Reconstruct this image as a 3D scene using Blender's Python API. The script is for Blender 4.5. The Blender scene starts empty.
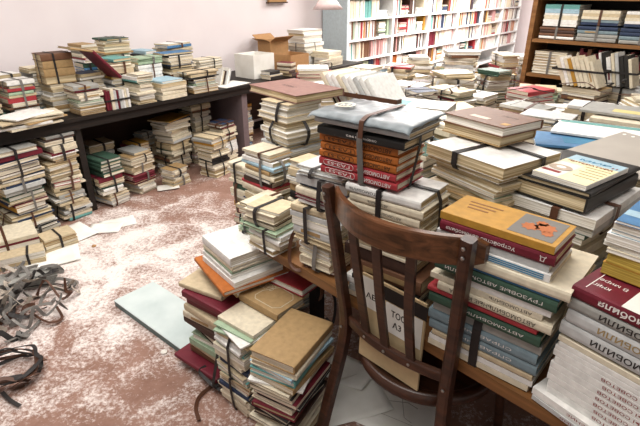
import bpy, math, random
from mathutils import Vector, Matrix
from mathutils.bvhtree import BVHTree

R = random.Random(11)
SC = bpy.context.scene
COL = SC.collection
PI = math.pi

# ------------------------------------------------------------------ camera
CAM_H, FPX, PITCH = 1.36, 480.0, math.radians(25)
cam = bpy.data.objects.new('camera', bpy.data.cameras.new('camera'))
COL.objects.link(cam)
cam.location = (0, 0, CAM_H)
cam.rotation_euler = (PI/2 - PITCH, 0, 0)
cam.data.lens = 36*FPX/640
cam.data.sensor_width = 36
cam.data.clip_start = .02
SC.camera = cam

def ray(px, py):
    x = (px-320)/FPX; y = (213-py)/FPX
    return Vector((x, math.cos(PITCH)+y*math.sin(PITCH), -math.sin(PITCH)+y*math.cos(PITCH)))
def P(px, py, z):                       # point of the room seen at a picture point, at height z
    r = ray(px, py); k = (z-CAM_H)/r.z
    return Vector((r.x*k, r.y*k, z))

# room axes: the work table's front edge and the long wall table's front edge
A0 = Vector((.03, 1.21, 0)); U = Vector((.685, -.728, 0)).normalized(); N = Vector((.728, .685, 0)).normalized()
RE = math.atan2(U.y, U.x)
def E(s, d, z=0): v = A0 + U*s + N*d; v.z = z; return v
T0 = Vector((-1.77, 2.59, 0)); UT = Vector((.62, .785, 0)).normalized(); NT = Vector((-.785, .62, 0)).normalized()
RT = math.atan2(UT.y, UT.x)
def W(s, d, z=0): v = T0 + UT*s + NT*d; v.z = z; return v
def WP(px, py, d):                      # (s, z) on the vertical plane d behind the wall table's front edge
    r = ray(px, py); o = W(0, d); n = NT
    k = o.dot(n)/r.dot(n); v = r*k
    return (v-o).dot(UT), CAM_H+v.z

# ------------------------------------------------------------------ materials
def lin(h):
    c = [int(h[i:i+2], 16)/255 for i in (0, 2, 4)]
    return tuple(x/12.92 if x <= .04045 else ((x+.055)/1.055)**2.4 for x in c)
MATS = {}
def mat(name, hexa, rough=.6, kind='plain', hex2=None, metallic=0., scale=40., amount=.5, spec=.35):
    if name in MATS: return MATS[name]
    m = bpy.data.materials.new(name); m.use_nodes = True
    nt = m.node_tree; b = nt.nodes['Principled BSDF']
    b.inputs['Roughness'].default_value = rough
    b.inputs['Metallic'].default_value = metallic
    b.inputs['Specular IOR Level'].default_value = spec
    c1 = lin(hexa); c2 = lin(hex2) if hex2 else tuple(x*.72 for x in c1)
    tc = nt.nodes.new('ShaderNodeTexCoord'); mp = nt.nodes.new('ShaderNodeMapping')
    nt.links.new(tc.outputs['Object'], mp.inputs['Vector'])
    oi = nt.nodes.new('ShaderNodeObjectInfo')
    mul = nt.nodes.new('ShaderNodeMath'); mul.operation = 'MULTIPLY'; mul.inputs[1].default_value = 37.
    nt.links.new(oi.outputs['Random'], mul.inputs[0])
    cmb = nt.nodes.new('ShaderNodeCombineXYZ')
    for i in range(3): nt.links.new(mul.outputs[0], cmb.inputs[i])
    nt.links.new(cmb.outputs[0], mp.inputs['Location'])
    nz = nt.nodes.new('ShaderNodeTexNoise'); nz.inputs['Detail'].default_value = 5
    nz.inputs['Scale'].default_value = scale
    if kind == 'page':
        mp.inputs['Scale'].default_value = (.12, .12, 9.); nz.inputs['Detail'].default_value = 3
    if kind == 'wood':
        mp.inputs['Scale'].default_value = (.25, 3., 3.); nz.inputs['Distortion'].default_value = 1.2
    nt.links.new(mp.outputs[0], nz.inputs['Vector'])
    cr = nt.nodes.new('ShaderNodeValToRGB')
    cr.color_ramp.elements[0].position = .5-amount/2*.6; cr.color_ramp.elements[1].position = .5+amount/2*.6
    cr.color_ramp.elements[0].color = (*c2, 1); cr.color_ramp.elements[1].color = (*c1, 1)
    nt.links.new(nz.outputs['Fac'], cr.inputs[0])
    nt.links.new(cr.outputs[0], b.inputs['Base Color'])
    bp = nt.nodes.new('ShaderNodeBump'); bp.inputs['Strength'].default_value = .35 if kind == 'page' else .12
    bp.inputs['Distance'].default_value = .002
    nt.links.new(nz.outputs['Fac'], bp.inputs['Height']); nt.links.new(bp.outputs[0], b.inputs['Normal'])
    MATS[name] = m
    return m

COLS = dict(cream='E4D9C0', white='F1EFEA', beige='CFBD9C', tan='AE8F63', grey='A3A29C', silver='C7C8C6', brown='74503A', umber='473128',
            red='AE3A40', maroon='701F2E', orange='B96A2C', ochre='BB8B36', navy='2B3955', blue='4C7DA8', skyblue='A6C4D2', teal='6BA5A0',
            green='3D5848', sage='A7BDA0', black='282624', pink='CC9D9B', slate='7F929A', mahogany='8E6A61')
CNAME = dict(silver='light grey', umber='dark brown', skyblue='pale blue', sage='pale green', slate='blue-grey', mahogany='faded reddish brown', maroon='dark red', green='dark green', ochre='yellow-brown', navy='dark blue')
def cmat(c):
    h = COLS[c]; l = lin(h)
    return mat('cover_'+c, h, .5 if c in ('maroon', 'red', 'orange', 'black') else .6, scale=55, amount=.9)
PAGES = dict(ivory=('F3EBD8', 'A8977A'), old=('E2D2B0', '977F58'), pale=('F9F6EE', 'B9B09E'), ash=('E3DED2', '979084'), golden=('C9AE55', '8F7430'))
def pmat(p): a, b = PAGES[p]; return mat('pages_'+p, a, .85, 'page', b, scale=40, amount=.62, spec=.15)
def plain(name, h, rough=.6, **k): return mat(name, h, rough, amount=1.4, **k)

M_STRAP = plain('black_strap', '2A2625', .55)
M_STRAPB = plain('brown_strap', '5A3A2A', .5)
M_STRAPP = plain('pale_strap', 'B3A799', .6)
M_STRAPG = plain('grey_strap', '78746F', .5)
M_CHAIR = mat('chair_wood', '4E2F20', .33, 'wood', '22130D', scale=14, amount=.8, spec=.5)
M_RAIL = mat('rail_wood', '744A2F', .3, 'wood', '34200F', scale=17, amount=.75, spec=.5)
M_TABLE = mat('table_wood', '8A5F38', .45, 'wood', '5F3F22', scale=12, amount=.8)
M_SHELFW = mat('shelf_wood', '93683E', .45, 'wood', '6B4626', scale=10, amount=.8)
M_DARK = mat('dark_wood', '261D18', .6, 'wood', '120E0B', scale=10, amount=.8)
M_BROWNP = mat('brown_panel', '4A352B', .6, 'wood', '35251E', scale=9, amount=.8)
M_PLUM = plain('plum_panel', '7C6C6E', .6)
M_WHITEP = plain('white_paint', 'EDEFEF', .5)
M_BLUEP = plain('pale_blue_paint', 'C6D5DB', .5)
M_METAL = plain('bolt_metal', 'B9B7B2', .3, metallic=1.)
M_PAPER = mat('paper', 'F4F2EC', .8, hex2='DAD6CC', scale=9, amount=1.)
M_PLANK = mat('plank_paint', 'D5DEDC', .5, hex2='AFBDBC', scale=6, amount=1.)
M_PLANKE = plain('plank_edge', '5E7270', .5)
M_CARD = plain('cardboard', 'B58A5C', .8)
M_INKD = plain('ink_dark', '2A2320', .7)
M_INKW = plain('ink_white', 'F3ECE6', .7)
M_INKR = plain('ink_red', '8C2F28', .7)
M_INKG = plain('ink_gold', 'A58B5C', .6)
M_INKB = plain('ink_blue', '3F84A8', .7)
M_INKEM = plain('ink_emblem', 'E9E2CC', .5)
M_GREYF = plain('folder_grey', 'B0A99F', .8, scale=8)
M_FILM = mat('silver_film', '868F93', .36, hex2='2E3438', scale=13, amount=.6, spec=.4)

def tuned(name, build):
    m = bpy.data.materials.new(name); m.use_nodes = True
    build(m.node_tree, m.node_tree.nodes['Principled BSDF']); return m
def floor_nodes(nt, b):
    L = nt.links.new
    tc = nt.nodes.new('ShaderNodeTexCoord')
    def noise(sc, det, rough=.6, dist=0.):
        n = nt.nodes.new('ShaderNodeTexNoise'); n.inputs['Scale'].default_value = sc; n.inputs['Detail'].default_value = det
        n.inputs['Roughness'].default_value = rough; n.inputs['Distortion'].default_value = dist
        L(tc.outputs['Object'], n.inputs['Vector']); return n
    def ramp(src, stops):
        r = nt.nodes.new('ShaderNodeValToRGB'); e = r.color_ramp.elements
        e[0].position, e[0].color = stops[0][0], (*stops[0][1], 1); e[1].position, e[1].color = stops[1][0], (*stops[1][1], 1)
        L(src, r.inputs[0]); return r
    base = ramp(noise(7, 8, .7).outputs['Fac'], [(.25, lin('74503F')), (.75, lin('9C7A6C'))])
    # trodden paper dust: broad drifts broken up by fine flakes, thickest in the walked middle of the aisle
    big = noise(5, 6, .65, .6); fine = noise(60, 10, .8, .3)
    d = nt.nodes.new('ShaderNodeMath'); d.operation = 'MULTIPLY_ADD'; d.inputs[1].default_value = 1.0
    L(fine.outputs['Fac'], d.inputs[0])
    e = nt.nodes.new('ShaderNodeMath'); e.operation = 'MULTIPLY'; e.inputs[1].default_value = .75
    L(big.outputs['Fac'], e.inputs[0]); L(e.outputs[0], d.inputs[2])
    vd = nt.nodes.new('ShaderNodeVectorMath'); vd.operation = 'DISTANCE'; vd.inputs[1].default_value = (-1.05, 2.25, 0)
    L(tc.outputs['Object'], vd.inputs[0])
    f = nt.nodes.new('ShaderNodeMapRange'); f.inputs['From Min'].default_value = .15; f.inputs['From Max'].default_value = 1.25
    f.inputs['To Min'].default_value = .10; f.inputs['To Max'].default_value = -.12
    L(vd.outputs['Value'], f.inputs['Value'])
    g = nt.nodes.new('ShaderNodeMath'); g.operation = 'ADD'; L(d.outputs[0], g.inputs[0]); L(f.outputs[0], g.inputs[1])
    fac = ramp(g.outputs[0], [(.80, (0, 0, 0)), (1.42, (.92, .92, .92))])
    mx = nt.nodes.new('ShaderNodeMix'); mx.data_type = 'RGBA'
    L(fac.outputs[0], mx.inputs['Factor']); L(base.outputs[0], mx.inputs['A']); mx.inputs['B'].default_value = (*lin('EDE4DF'), 1)
    L(mx.outputs['Result'], b.inputs['Base Color']); b.inputs['Roughness'].default_value = .75
    bp = nt.nodes.new('ShaderNodeBump'); bp.inputs['Strength'].default_value = .3; bp.inputs['Distance'].default_value = .004
    L(g.outputs[0], bp.inputs['Height']); L(bp.outputs[0], b.inputs['Normal'])
M_FLOOR = tuned('painted_floor', floor_nodes)
M_WALL = mat('wall_plaster', 'EBE4E5', .8, hex2='E0D7D9', scale=2.2, amount=1.)
M_CEIL = plain('ceiling_paint', 'EDEBE8', .8)

# ------------------------------------------------------------------ mesh helpers
class MB:
    def __init__(s): s.v = []; s.f = []; s.m = []
    def add(s, vs, fs, mi=0, M=None):
        b = len(s.v)
        s.v += [tuple(M @ Vector(v)) if M is not None else tuple(v) for v in vs]
        s.f += [tuple(b+i for i in f) for f in fs]; s.m += [mi]*len(fs); return s
    def box(s, x0, x1, y0, y1, z0, z1, mi=0, M=None):
        vs = [(x0, y0, z0), (x1, y0, z0), (x1, y1, z0), (x0, y1, z0), (x0, y0, z1), (x1, y0, z1), (x1, y1, z1), (x0, y1, z1)]
        return s.add(vs, [(0, 3, 2, 1), (4, 5, 6, 7), (0, 1, 5, 4), (1, 2, 6, 5), (2, 3, 7, 6), (3, 0, 4, 7)], mi, M)
    def prism(s, prof, x0, x1, mi=0, M=None):     # profile of (y, z), swept along x
        n = len(prof); vs = [(x0, y, z) for y, z in prof] + [(x1, y, z) for y, z in prof]
        fs = [(i, (i+1) % n, n+(i+1) % n, n+i) for i in range(n)] + [tuple(range(n))[::-1], tuple(range(n, 2*n))]
        return s.add(vs, fs, mi, M)
    def sweep(s, pts, sect, mi=0, closed=False, up=Vector((0, 0, 1))):   # sect(i) -> list of (side, normal) offsets
        n = len(pts); rings = []
        for i, p in enumerate(pts):
            a = pts[(i-1) % n] if (closed or i) else p; b = pts[(i+1) % n] if (closed or i < n-1) else p
            t = (Vector(b)-Vector(a)).normalized()
            uv = up(i) if callable(up) else up
            sd = t.cross(uv)
            if sd.length < 1e-4: sd = t.cross(Vector((.3, .9, .1)))
            sd.normalize(); nn = sd.cross(t)
            rings.append([Vector(p)+sd*q+nn*w for q, w in sect(i)])
        k = len(rings[0]); vs = [v for r in rings for v in r]; fs = []
        for i in range(n if closed else n-1):
            j = (i+1) % n
            fs += [(i*k+q, i*k+(q+1) % k, j*k+(q+1) % k, j*k+q) for q in range(k)]
        if not closed: fs += [tuple(range(k))[::-1], tuple(range((n-1)*k, n*k))]
        return s.add(vs, fs, mi)
    def tube(s, pts, r, k=8, mi=0, up=Vector((0, 0, 1))):
        rr = r if callable(r) else (lambda i: r)
        return s.sweep(pts, lambda i: [(rr(i)*math.cos(2*PI*q/k), rr(i)*math.sin(2*PI*q/k)) for q in range(k)], mi, False, up)
    def ribbon(s, pts, w, t=.0016, mi=0, closed=False, up=Vector((0, 0, 1))):
        return s.sweep(pts, lambda i: [(-w/2, -t/2), (w/2, -t/2), (w/2, t/2), (-w/2, t/2)], mi, closed, up)
    def lathe(s, prof, k=24, mi=0, M=None):
        vs = [(r*math.cos(2*PI*i/k), r*math.sin(2*PI*i/k), z) for r, z in prof for i in range(k)]; n = len(prof); fs = []
        for j in range(n-1):
            fs += [(j*k+i, j*k+(i+1) % k, (j+1)*k+(i+1) % k, (j+1)*k+i) for i in range(k)]
        return s.add(vs, fs, mi, M)
    def mesh(s, name, mats):
        me = bpy.data.meshes.new(name); me.from_pydata(s.v, [], s.f)
        for m in mats: me.materials.append(m)
        if any(s.m): me.polygons.foreach_set('material_index', s.m)
        me.update(); return me
    def build(s, name, mats, parent=None, M=None, smooth=False):
        if not isinstance(mats, (list, tuple)): mats = [mats]
        o = bpy.data.objects.new(name, s.mesh(name, mats)); COL.objects.link(o)
        if parent is not None: o.parent = parent
        if M is not None: o.matrix_world = M if parent is None else o.matrix_world
        if M is not None and parent is not None: o.matrix_basis = M
        if smooth:
            for p in o.data.polygons: p.use_smooth = True
        return o
def tag(o, label=None, cat=None, group=None, kind=None):
    if label: o['label'] = label
    if cat: o['category'] = cat
    if group: o['group'] = group
    if kind: o['kind'] = kind
    return o
def empty(name, M):
    o = bpy.data.objects.new(name, None); COL.objects.link(o); o.matrix_world = M; o.empty_display_size = .05; return o
def TR(x, y, z, rz=0, rx=0, ry=0):
    return Matrix.Translation((x, y, z)) @ Matrix.Rotation(rz, 4, 'Z') @ Matrix.Rotation(rx, 4, 'X') @ Matrix.Rotation(ry, 4, 'Y')
def smooth_path(ps, n=8):
    ps = [Vector(p) for p in ps]; q = [ps[0]]+ps+[ps[-1]]; out = []
    for i in range(1, len(q)-2):
        for k in range(n):
            t = k/n; a, b, c, d = q[i-1], q[i], q[i+1], q[i+2]
            out.append(.5*((2*b)+(c-a)*t+(2*a-5*b+4*c-d)*t*t+(3*b-a-3*c+d)*t*t*t))
    return out+[ps[-1]]
def text_mesh(body, width, height, M_, parent, where, depth=.0004, name='lettering', bold=0.0):
    # letters in the local XY plane of `where`, fitted to width x height and centred
    cu = bpy.data.curves.new(name, 'FONT'); cu.body = body; cu.size = 1; cu.extrude = 0; cu.resolution_u = 3; cu.offset = bold
    cu.align_x = 'CENTER'; cu.align_y = 'CENTER'
    tmp = bpy.data.objects.new('tmp', cu); COL.objects.link(tmp)
    dg = bpy.context.evaluated_depsgraph_get(); dg.update()
    me = bpy.data.meshes.new_from_object(tmp.evaluated_get(dg)); bpy.data.objects.remove(tmp)
    if not len(me.vertices): return None
    xs = [v.co.x for v in me.vertices]; ys = [v.co.y for v in me.vertices]
    cx, cy = (min(xs)+max(xs))/2, (min(ys)+max(ys))/2
    fx, fy = width/max(1e-6, max(xs)-min(xs)), height/max(1e-6, max(ys)-min(ys))
    for v in me.vertices: v.co = Vector(((v.co.x-cx)*fx, (v.co.y-cy)*fy, 0))
    me.materials.clear(); me.materials.append(M_)
    o = bpy.data.objects.new(name, me); COL.objects.link(o); o.parent = parent; o.matrix_basis = where
    return o

# ------------------------------------------------------------------ books
# local frame of a book: x along the spine, y from spine (0) to fore-edge, z thickness; origin at the footprint's centre
def cover_profile(T, D, hard, yo):
    if hard:
        b = min(.0028, T*.16); r = .005
        return [(D+yo, 0), (r+.004+yo, 0), (r+yo, .0006), (.0016+yo, .0016), (yo, T*.28), (yo, T*.72), (.0016+yo, T-.0016), (r+yo, T-.0006), (r+.004+yo, T), (D+yo, T),
                (D+yo, T-b), (r+yo, T-b), (r+yo, b), (D+yo, b)], b, r, .0032
    b = min(.0009, T*.15); r = .0012
    return [(D+yo, 0), (.0008+yo, 0), (yo, .0008), (yo, T-.0008), (.0008+yo, T), (D+yo, T), (D+yo, T-b), (r+yo, T-b), (r+yo, b), (D+yo, b)], b, r, .0006
def book_geo(mb_c, mb_p, L, D, T, hard, mi_c=0, mi_p=0, M=None):
    yo = -D/2
    pr, b, r, ov = cover_profile(T, D, hard, yo)
    mb_c.prism(pr, -L/2, L/2, mi_c, M)
    c = .003 if hard else 0
    pp = [(r+yo+.0002, b+.0002), (D+yo-ov, b+.0002), (D+yo-ov-c, T/2), (D+yo-ov, T-b-.0002), (r+yo+.0002, T-b-.0002)]
    mb_p.prism(pp, -L/2+ov, L/2-ov, mi_p, M)

class Rec:
    pass
RECS = []; STRAPS = []; FOOT = []
ORD = ['topmost', 'second', 'third', 'fourth', 'fifth', 'sixth', 'seventh', 'eighth', 'ninth', 'tenth', 'eleventh', 'twelfth', 'thirteenth', 'fourteenth', 'fifteenth',
       'sixteenth', 'seventeenth', 'eighteenth', 'nineteenth', 'twentieth']
def ordn(i): return ORD[i] if i < 20 else (str(i+1)+('th' if i % 10 > 2 else ('st', 'nd', 'rd')[i % 10]))
KINDN = {'h': ('hardback_book', 'hardback'), 'p': ('paperback_book', 'paperback'), 'm': ('magazine', 'magazine')}
def rec(kind, L, D, T, col, page, M, label=None, group=None, extra=None, force=False):
    r = Rec(); r.kind, r.L, r.D, r.T, r.col, r.page, r.M, r.label, r.group, r.extra, r.force = kind, L, D, T, col, page, M, label, group, extra, force
    r.hits = 0; RECS.append(r); return r
def cname(c): return CNAME.get(c, c)

def hull2(pts):
    pts = sorted(set((round(a, 5), round(b, 5)) for a, b in pts))
    def half(ps):
        h = []
        for p in ps:
            while len(h) > 1 and (h[-1][0]-h[-2][0])*(p[1]-h[-2][1])-(h[-1][1]-h[-2][1])*(p[0]-h[-2][0]) <= 0: h.pop()
            h.append(p)
        return h
    a = half(pts); b = half(pts[::-1]); return a[:-1]+b[:-1]
def strap_loop(mats, pts, M, axis, pos, w, off, label, group, m):
    # a band pulled tight round the books' corner points (in the stack's frame)
    h = hull2([(p[1], p[2]) if axis == 'x' else (p[0], p[2]) for p in pts])
    n = len(h); out = []
    for i in range(n):                                # push outwards
        a, b, c = Vector(h[i-1]), Vector(h[i]), Vector(h[(i+1) % n])
        n1 = Vector(((b-a).y, -(b-a).x)).normalized(); n2 = Vector(((c-b).y, -(c-b).x)).normalized()
        q = (n1+n2); q = q/max(.35, q.length_squared/2) if q.length > 1e-5 else n1
        q2 = q.normalized()*min(q.length, 1.5)
        out.append((b+q2*off, q2.normalized()))
    mb = MB(); k = n; t = .0014; vs = []; fs = []
    for (p, nn) in out:
        for dw, dt in ((-w/2, 0), (w/2, 0), (w/2, t), (-w/2, t)):
            c = p+nn*dt
            vs.append((pos+dw, c.x, c.y) if axis == 'x' else (c.x, pos+dw, c.y))
    for i in range(k):
        j = (i+1) % k
        for q in range(4): fs.append((i*4+q, j*4+q, j*4+(q+1) % 4, i*4+(q+1) % 4))
    mb.add(vs, fs, 0, M)
    s = Rec(); s.mb, s.label, s.group, s.m, s.hits = mb, label, group, m, 0
    STRAPS.append(s)

STACKN = {}
def stack(desc, o, rz, zb, bundles, group=None, top_extra=None, align='front', strapname=None):
    """desc: how to find the stack. o: front centre on plan. bundles: bottom to top, each (items, straps);
    item: dict(k, L, D, T, c, p, f(ace 0 spine / 1 head / 2 fore-edge / 3 tail), dx, dy, r, e(xtra)); straps: list of (axis, pos, width, material)."""
    F = Matrix.Translation((o[0], o[1], zb)) @ Matrix.Rotation(rz, 4, 'Z')
    total = sum(len(b[0]) for b in bundles); z = .0034; i = 0; rs = []; maxx = maxy = 0
    for bi, (items, straps) in enumerate(bundles):
        pts = []
        for it in items:
            f = it.get('f', 0); L, D, T = it['L'], it['D'], it['T']
            ex, ey = (L, D) if f in (0, 2) else (D, L)
            lx, ly = it.get('dx', 0), ey/2+it.get('dy', 0)
            a = it.get('r', 0)
            B = Matrix.Translation((lx, ly, z)) @ Matrix.Rotation(a+f*PI/2, 4, 'Z')
            pos = total-1-i
            lab = f"{cname(it['c'])} {KINDN[it['k']][1]}, {ordn(pos)} from top of {desc}" if pos else f"{cname(it['c'])} {KINDN[it['k']][1]} on top of {desc}"
            if it.get('label'): lab = it['label']
            rs.append(rec(it['k'], L, D, T, it['c'], it.get('p', 'ivory'), F @ B, lab, group or f'books in {desc}', it.get('e'), it.get('force', False)))
            for sx in (-.5, .5):
                for sy in (-.5, .5):
                    for zz in (0, T):
                        q = B @ Vector((sx*L, sy*D, zz)); pts.append(q)
                        maxx = max(maxx, abs(q.x)); maxy = max(maxy, q.y)
            z += T+.0007; i += 1
        for si, (ax, pp, w, m) in enumerate(straps):
            word = 'black' if m is M_STRAP else ('brown' if m is M_STRAPB else 'grey')
            pos = len(bundles)-1-bi
            STACKN[desc] = STACKN.get(desc, 0)+1
            way = 'across' if ax == 'x' else 'lengthwise'
            lab = f"{word} {'' if ax == 'x' else 'cross '}strap round {ordn(pos)} bundle of {desc}"
            strap_loop(None, pts, F, ax, pp, w, .0012+.0018*si, lab, None, m)
        if straps: z += .0042
    FOOT.append((desc, o, rz, maxx, maxy, zb, zb+z))
    return zb+z, rs

PAL = (['cream']*30+['white']*14+['beige']*18+['tan']*5+['grey']*6+['silver']*7+['brown']*3+['umber']*2+['red']*2+['maroon']*2+['ochre']*1+['navy']*2+['blue']*1+['skyblue']*2
       + ['teal']*1+['green']*2+['sage']*3+['black']*2+['pink']*1)
PGS = ['ivory']*5+['old']*3+['pale']*4+['ash']*2
def gitem(L, D, T=None, pal=PAL, face=None, j=.012, jr=.05):
    k = R.choice('hhppp' if T is None else 'hp')
    T = T or R.uniform(.010, .030)
    f = face if face is not None else R.choice((0, 2, 2, 2, 0))
    sc = R.uniform(.74, 1.0)
    return dict(k=k, L=L*sc, D=D*R.uniform(.86, 1.0), T=T, c=R.choice(pal), p=R.choice(PGS), f=f, dx=R.uniform(-j, j), dy=R.uniform(-j*.5, j*1.2), r=R.gauss(0, jr)*.9)
def corners(f):
    d, o, rz, mx, my, z0, z1 = f; c, s = math.cos(rz), math.sin(rz)
    return [(o[0]+x*c-y*s, o[1]+x*s+y*c) for x, y in ((-mx, 0), (mx, 0), (mx, my), (-mx, my))]
def sep(a, b):
    best = -9
    for p in (a, b):
        for i in range(4):
            x, y = p[i][0]-p[i-1][0], p[i][1]-p[i-1][1]; l = math.hypot(x, y); nx, ny = y/l, -x/l
            pa = [nx*q[0]+ny*q[1] for q in a]; pb = [nx*q[0]+ny*q[1] for q in b]
            best = max(best, min(pb)-max(pa), min(pa)-max(pb))
    return best
RS = random.Random(5)
def settle(o, rz, L, D, zb, zt, tries=70, reach=.07):
    # shift a stack a little until it stands free of the ones already there; None if there is no room
    near = [corners(f) for f in FOOT if min(f[6], zt)-max(f[5], zb) > .004 and math.hypot(f[1][0]-o[0], f[1][1]-o[1]) < .75]
    for k in range(tries):
        q = k/tries; rr = reach*math.sqrt(q); a = RS.uniform(0, 2*PI)
        oo = (o[0]+rr*math.cos(a), o[1]+rr*math.sin(a)); sc = 1-.28*q; r2 = rz+RS.uniform(-.12, .12)*q
        me = corners(('', oo, r2, L*sc/2+.004, D*sc+.004, 0, 0))
        if all(sep(me, c) > -.001 for c in near): return oo, r2, L*sc, D*sc
    return None
def gstack(desc, o, rz, zb, zt, L=.21, D=.15, *a, free=False, reach=.07, **k):
    if not free:
        g = settle(o, rz, L*1.05+.014, D*1.06+.018, zb, zt, reach=reach)
        if g is None: print('NO ROOM', desc); return zt, []
        f = (g[2])/(L*1.05+.014); o, rz, L, D = g[0], g[1], L*f, D*f
    return gstack_(desc, o, rz, zb, zt, L, D, *a, **k)
def gstack_(desc, o, rz, zb, zt, L=.21, D=.15, per=(5, 8), pal=PAL, strap=.8, j=.016, jr=.06, face=None, tops=None, group=None, tm=(.009, .029)):
    z = zb; bundles = []
    while z < zt-.012:
        n = R.randint(*per); items = []
        f = face if face is not None else R.choice((0, 2, 2, 3))
        if f in (1, 3): LL, DD = D*1.12, L*.72
        bx, by, br = R.uniform(-j, j), R.uniform(0, j), R.gauss(0, jr)
        run = R.random() < .3; c0 = R.choice(pal); t0 = R.uniform(*tm)
        for _ in range(n):
            if z >= zt-.008: break
            T = min(t0 if run else R.uniform(*tm), max(.01, zt-z))
            it = gitem(L, D, T, pal, None, j*.7, jr*.5)
            it['f'] = R.choice((0, 2)) if f in (0, 2) else f
            if run: it['c'] = c0; it['L'] = L*.95; it['D'] = D*.95; it['k'] = 'h' if it['k'] == 'h' else 'p'
            if f in (1, 3): it['L'], it['D'] = it['D']*1.25, it['L']*.86
            it['dx'] += bx; it['dy'] += by; it['r'] += br
            items.append(it); z += T+.0007
        st = []
        if R.random() < strap and len(items) > 1:
            m = R.choice((M_STRAP, M_STRAP, M_STRAP, M_STRAPB, M_STRAPG))
            st.append(('x', R.uniform(-.03, .03), R.uniform(.011, .017), m))
            if R.random() < .35: st.append(('y', D*.45+R.uniform(-.02, .02), R.uniform(.011, .017), m))
            z += .0042
        bundles.append((items, st))
    if tops: bundles.append((tops, []))
    return stack(desc, o, rz, zb, bundles, group)
ROWN = ['front', 'second', 'third', 'fourth', 'fifth', 'sixth', 'seventh', 'eighth', 'ninth', 'tenth', 'eleventh', 'twelfth', 'thirteenth']
NUM = ['first', 'second', 'third', 'fourth', 'fifth', 'sixth', 'seventh', 'eighth', 'ninth', 'tenth', 'eleventh', 'twelfth', 'thirteenth', 'fourteenth', 'fifteenth', 'sixteenth', 'seventeenth', 'eighteenth']
def fill(cand, frame, zb, zfun, rot, rs, Lr, Dr, band, d0, name, tries=14, reach=.05, **k):
    # pack a region with stacks that stand free of each other, then name them row by row
    out = []
    for (s_, d_) in cand:
        o = frame(s_, d_); L, D = R.uniform(*Lr), R.uniform(*Dr); zt = zfun(s_, d_)
        g = settle(o, rot+R.gauss(0, rs), L*1.05+.014, D*1.06+.018, zb, zt, tries=tries, reach=reach)
        if g is None: continue
        FOOT.append(('filled', g[0], g[1], g[2]/2, g[3], zb, zt)); f = g[2]/(L*1.05+.014)
        out.append((int((d_-d0)/band), s_, g[0], g[1], L*f, D*f, zt))
    out.sort(key=lambda t: t[:2]); cnt_ = {}
    for (row, s_, o, r2, L, D, zt) in out:
        i = cnt_.get(row, 0); cnt_[row] = i+1
        gstack(name(row, i), o, r2, zb, zt, L, D, free=True, **k)
    return len(out)
def gpx(desc, px, py, zt, zb, rz, **k):
    return gstack(desc, P(px, py, zt), rz, zb, zt, **k)
def standing(desc, o, rz, zb, n, H=.2, D=.14, pal=PAL, lean=0., group=None, strap=None, tr=(.012, .03), hv=.85, lab='{c} {k}, {o} along {d}', dys=.008, start=0):
    # a row of upright books, spines to the front, from o along the local x
    F = Matrix.Translation((o[0], o[1], zb+.0016)) @ Matrix.Rotation(rz, 4, 'Z')
    x = 0; pts = []
    ORDA = ['first']+ORD[1:]
    for i in range(n):
        T = R.uniform(*tr); h = H*R.uniform(hv, 1); d = D*R.uniform(.88, 1); k = R.choice('hhp')
        ln = lean
        B = Matrix.Translation((x+T*math.cos(ln)/2+h/2*math.sin(ln), d/2+R.uniform(0, dys), h/2*math.cos(ln)+T/2*math.sin(abs(ln)))) @ Matrix.Rotation(ln, 4, 'Y') @ Matrix.Rotation(-PI/2, 4, 'Y') @ Matrix.Translation((0, 0, -T/2))
        c = R.choice(pal)
        oo = ORDA[start+i] if start+i < 20 else ordn(start+i)
        rec(k, h, d, T, c, R.choice(PGS), F @ B, lab.format(c=cname(c), k=KINDN[k][1], o=oo, d=desc), group or f'books standing in {desc}')
        for sx in (-.5, .5):
            for sy in (-.5, .5):
                for zz in (0, T): pts.append(B @ Vector((sx*h, sy*d, zz)))
        x += T/max(.3, math.cos(ln))+.0009
    if strap:
        h0 = strap[0]
        hh = hull2([(p.x, p.y) for p in pts]); mb = MB(); vs = []; fs = []; k = len(hh); cx = sum(p[0] for p in hh)/k; cy = sum(p[1] for p in hh)/k
        for a, b in hh:
            v = Vector((a-cx, b-cy)); v = v*(1+.003/max(.01, v.length)); w = v*(1+.0015/v.length)
            sh = (h0-.0)*math.sin(lean)
            for q, dz in ((v, -.006), (v, .006), (w, .006), (w, -.006)): vs.append((cx+q.x, cy+q.y, h0+dz))
        for i in range(k):
            jx = (i+1) % k
            for q in range(4): fs.append((i*4+q, jx*4+q, jx*4+(q+1) % 4, i*4+(q+1) % 4))
        mb.add(vs, fs, 0, F); s = Rec(); s.mb, s.label, s.group, s.m, s.hits = mb, f'dark strap pulled level round {desc}', None, M_STRAP, 0; STRAPS.append(s)
    return x

OCC = []       # (MB) solids that hide books in the visibility count
exec_parts = []

# ------------------------------------------------------------------ the room
def struct(name, mb, m, label=None):
    o = mb.build(name, m); tag(o, label or name.replace('_', ' '), 'room', kind='structure'); return o
tag(struct('floor', MB().box(-6, 7, -2.5, 12.5, -.05, 0), M_FLOOR), 'reddish brown painted floor dusted with trodden white paper', 'floor')
wm = MB(); Mw = TR(T0.x, T0.y, 0, RT)
wm.box(-3.5, 10.6, .70, .82, 0, 2.7, 0, Mw)
tag(struct('wall_left', wm, M_WALL), 'pale plaster wall behind the long dark table', 'wall')
wm = MB(); wm.box(10.5, 10.62, -6.0, .70, 0, 2.7, 0, Mw)
tag(struct('wall_back', wm, M_WALL), 'pale wall at the far end of the room', 'wall')
tag(struct('ceiling', MB().box(-6, 7, -2.5, 12.5, 2.7, 2.75), M_CEIL), 'plain pale ceiling', 'ceiling')
wm = MB(); wm.box(-3.5, 10.5, .688, .70, 0, .07, 0, Mw)
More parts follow.
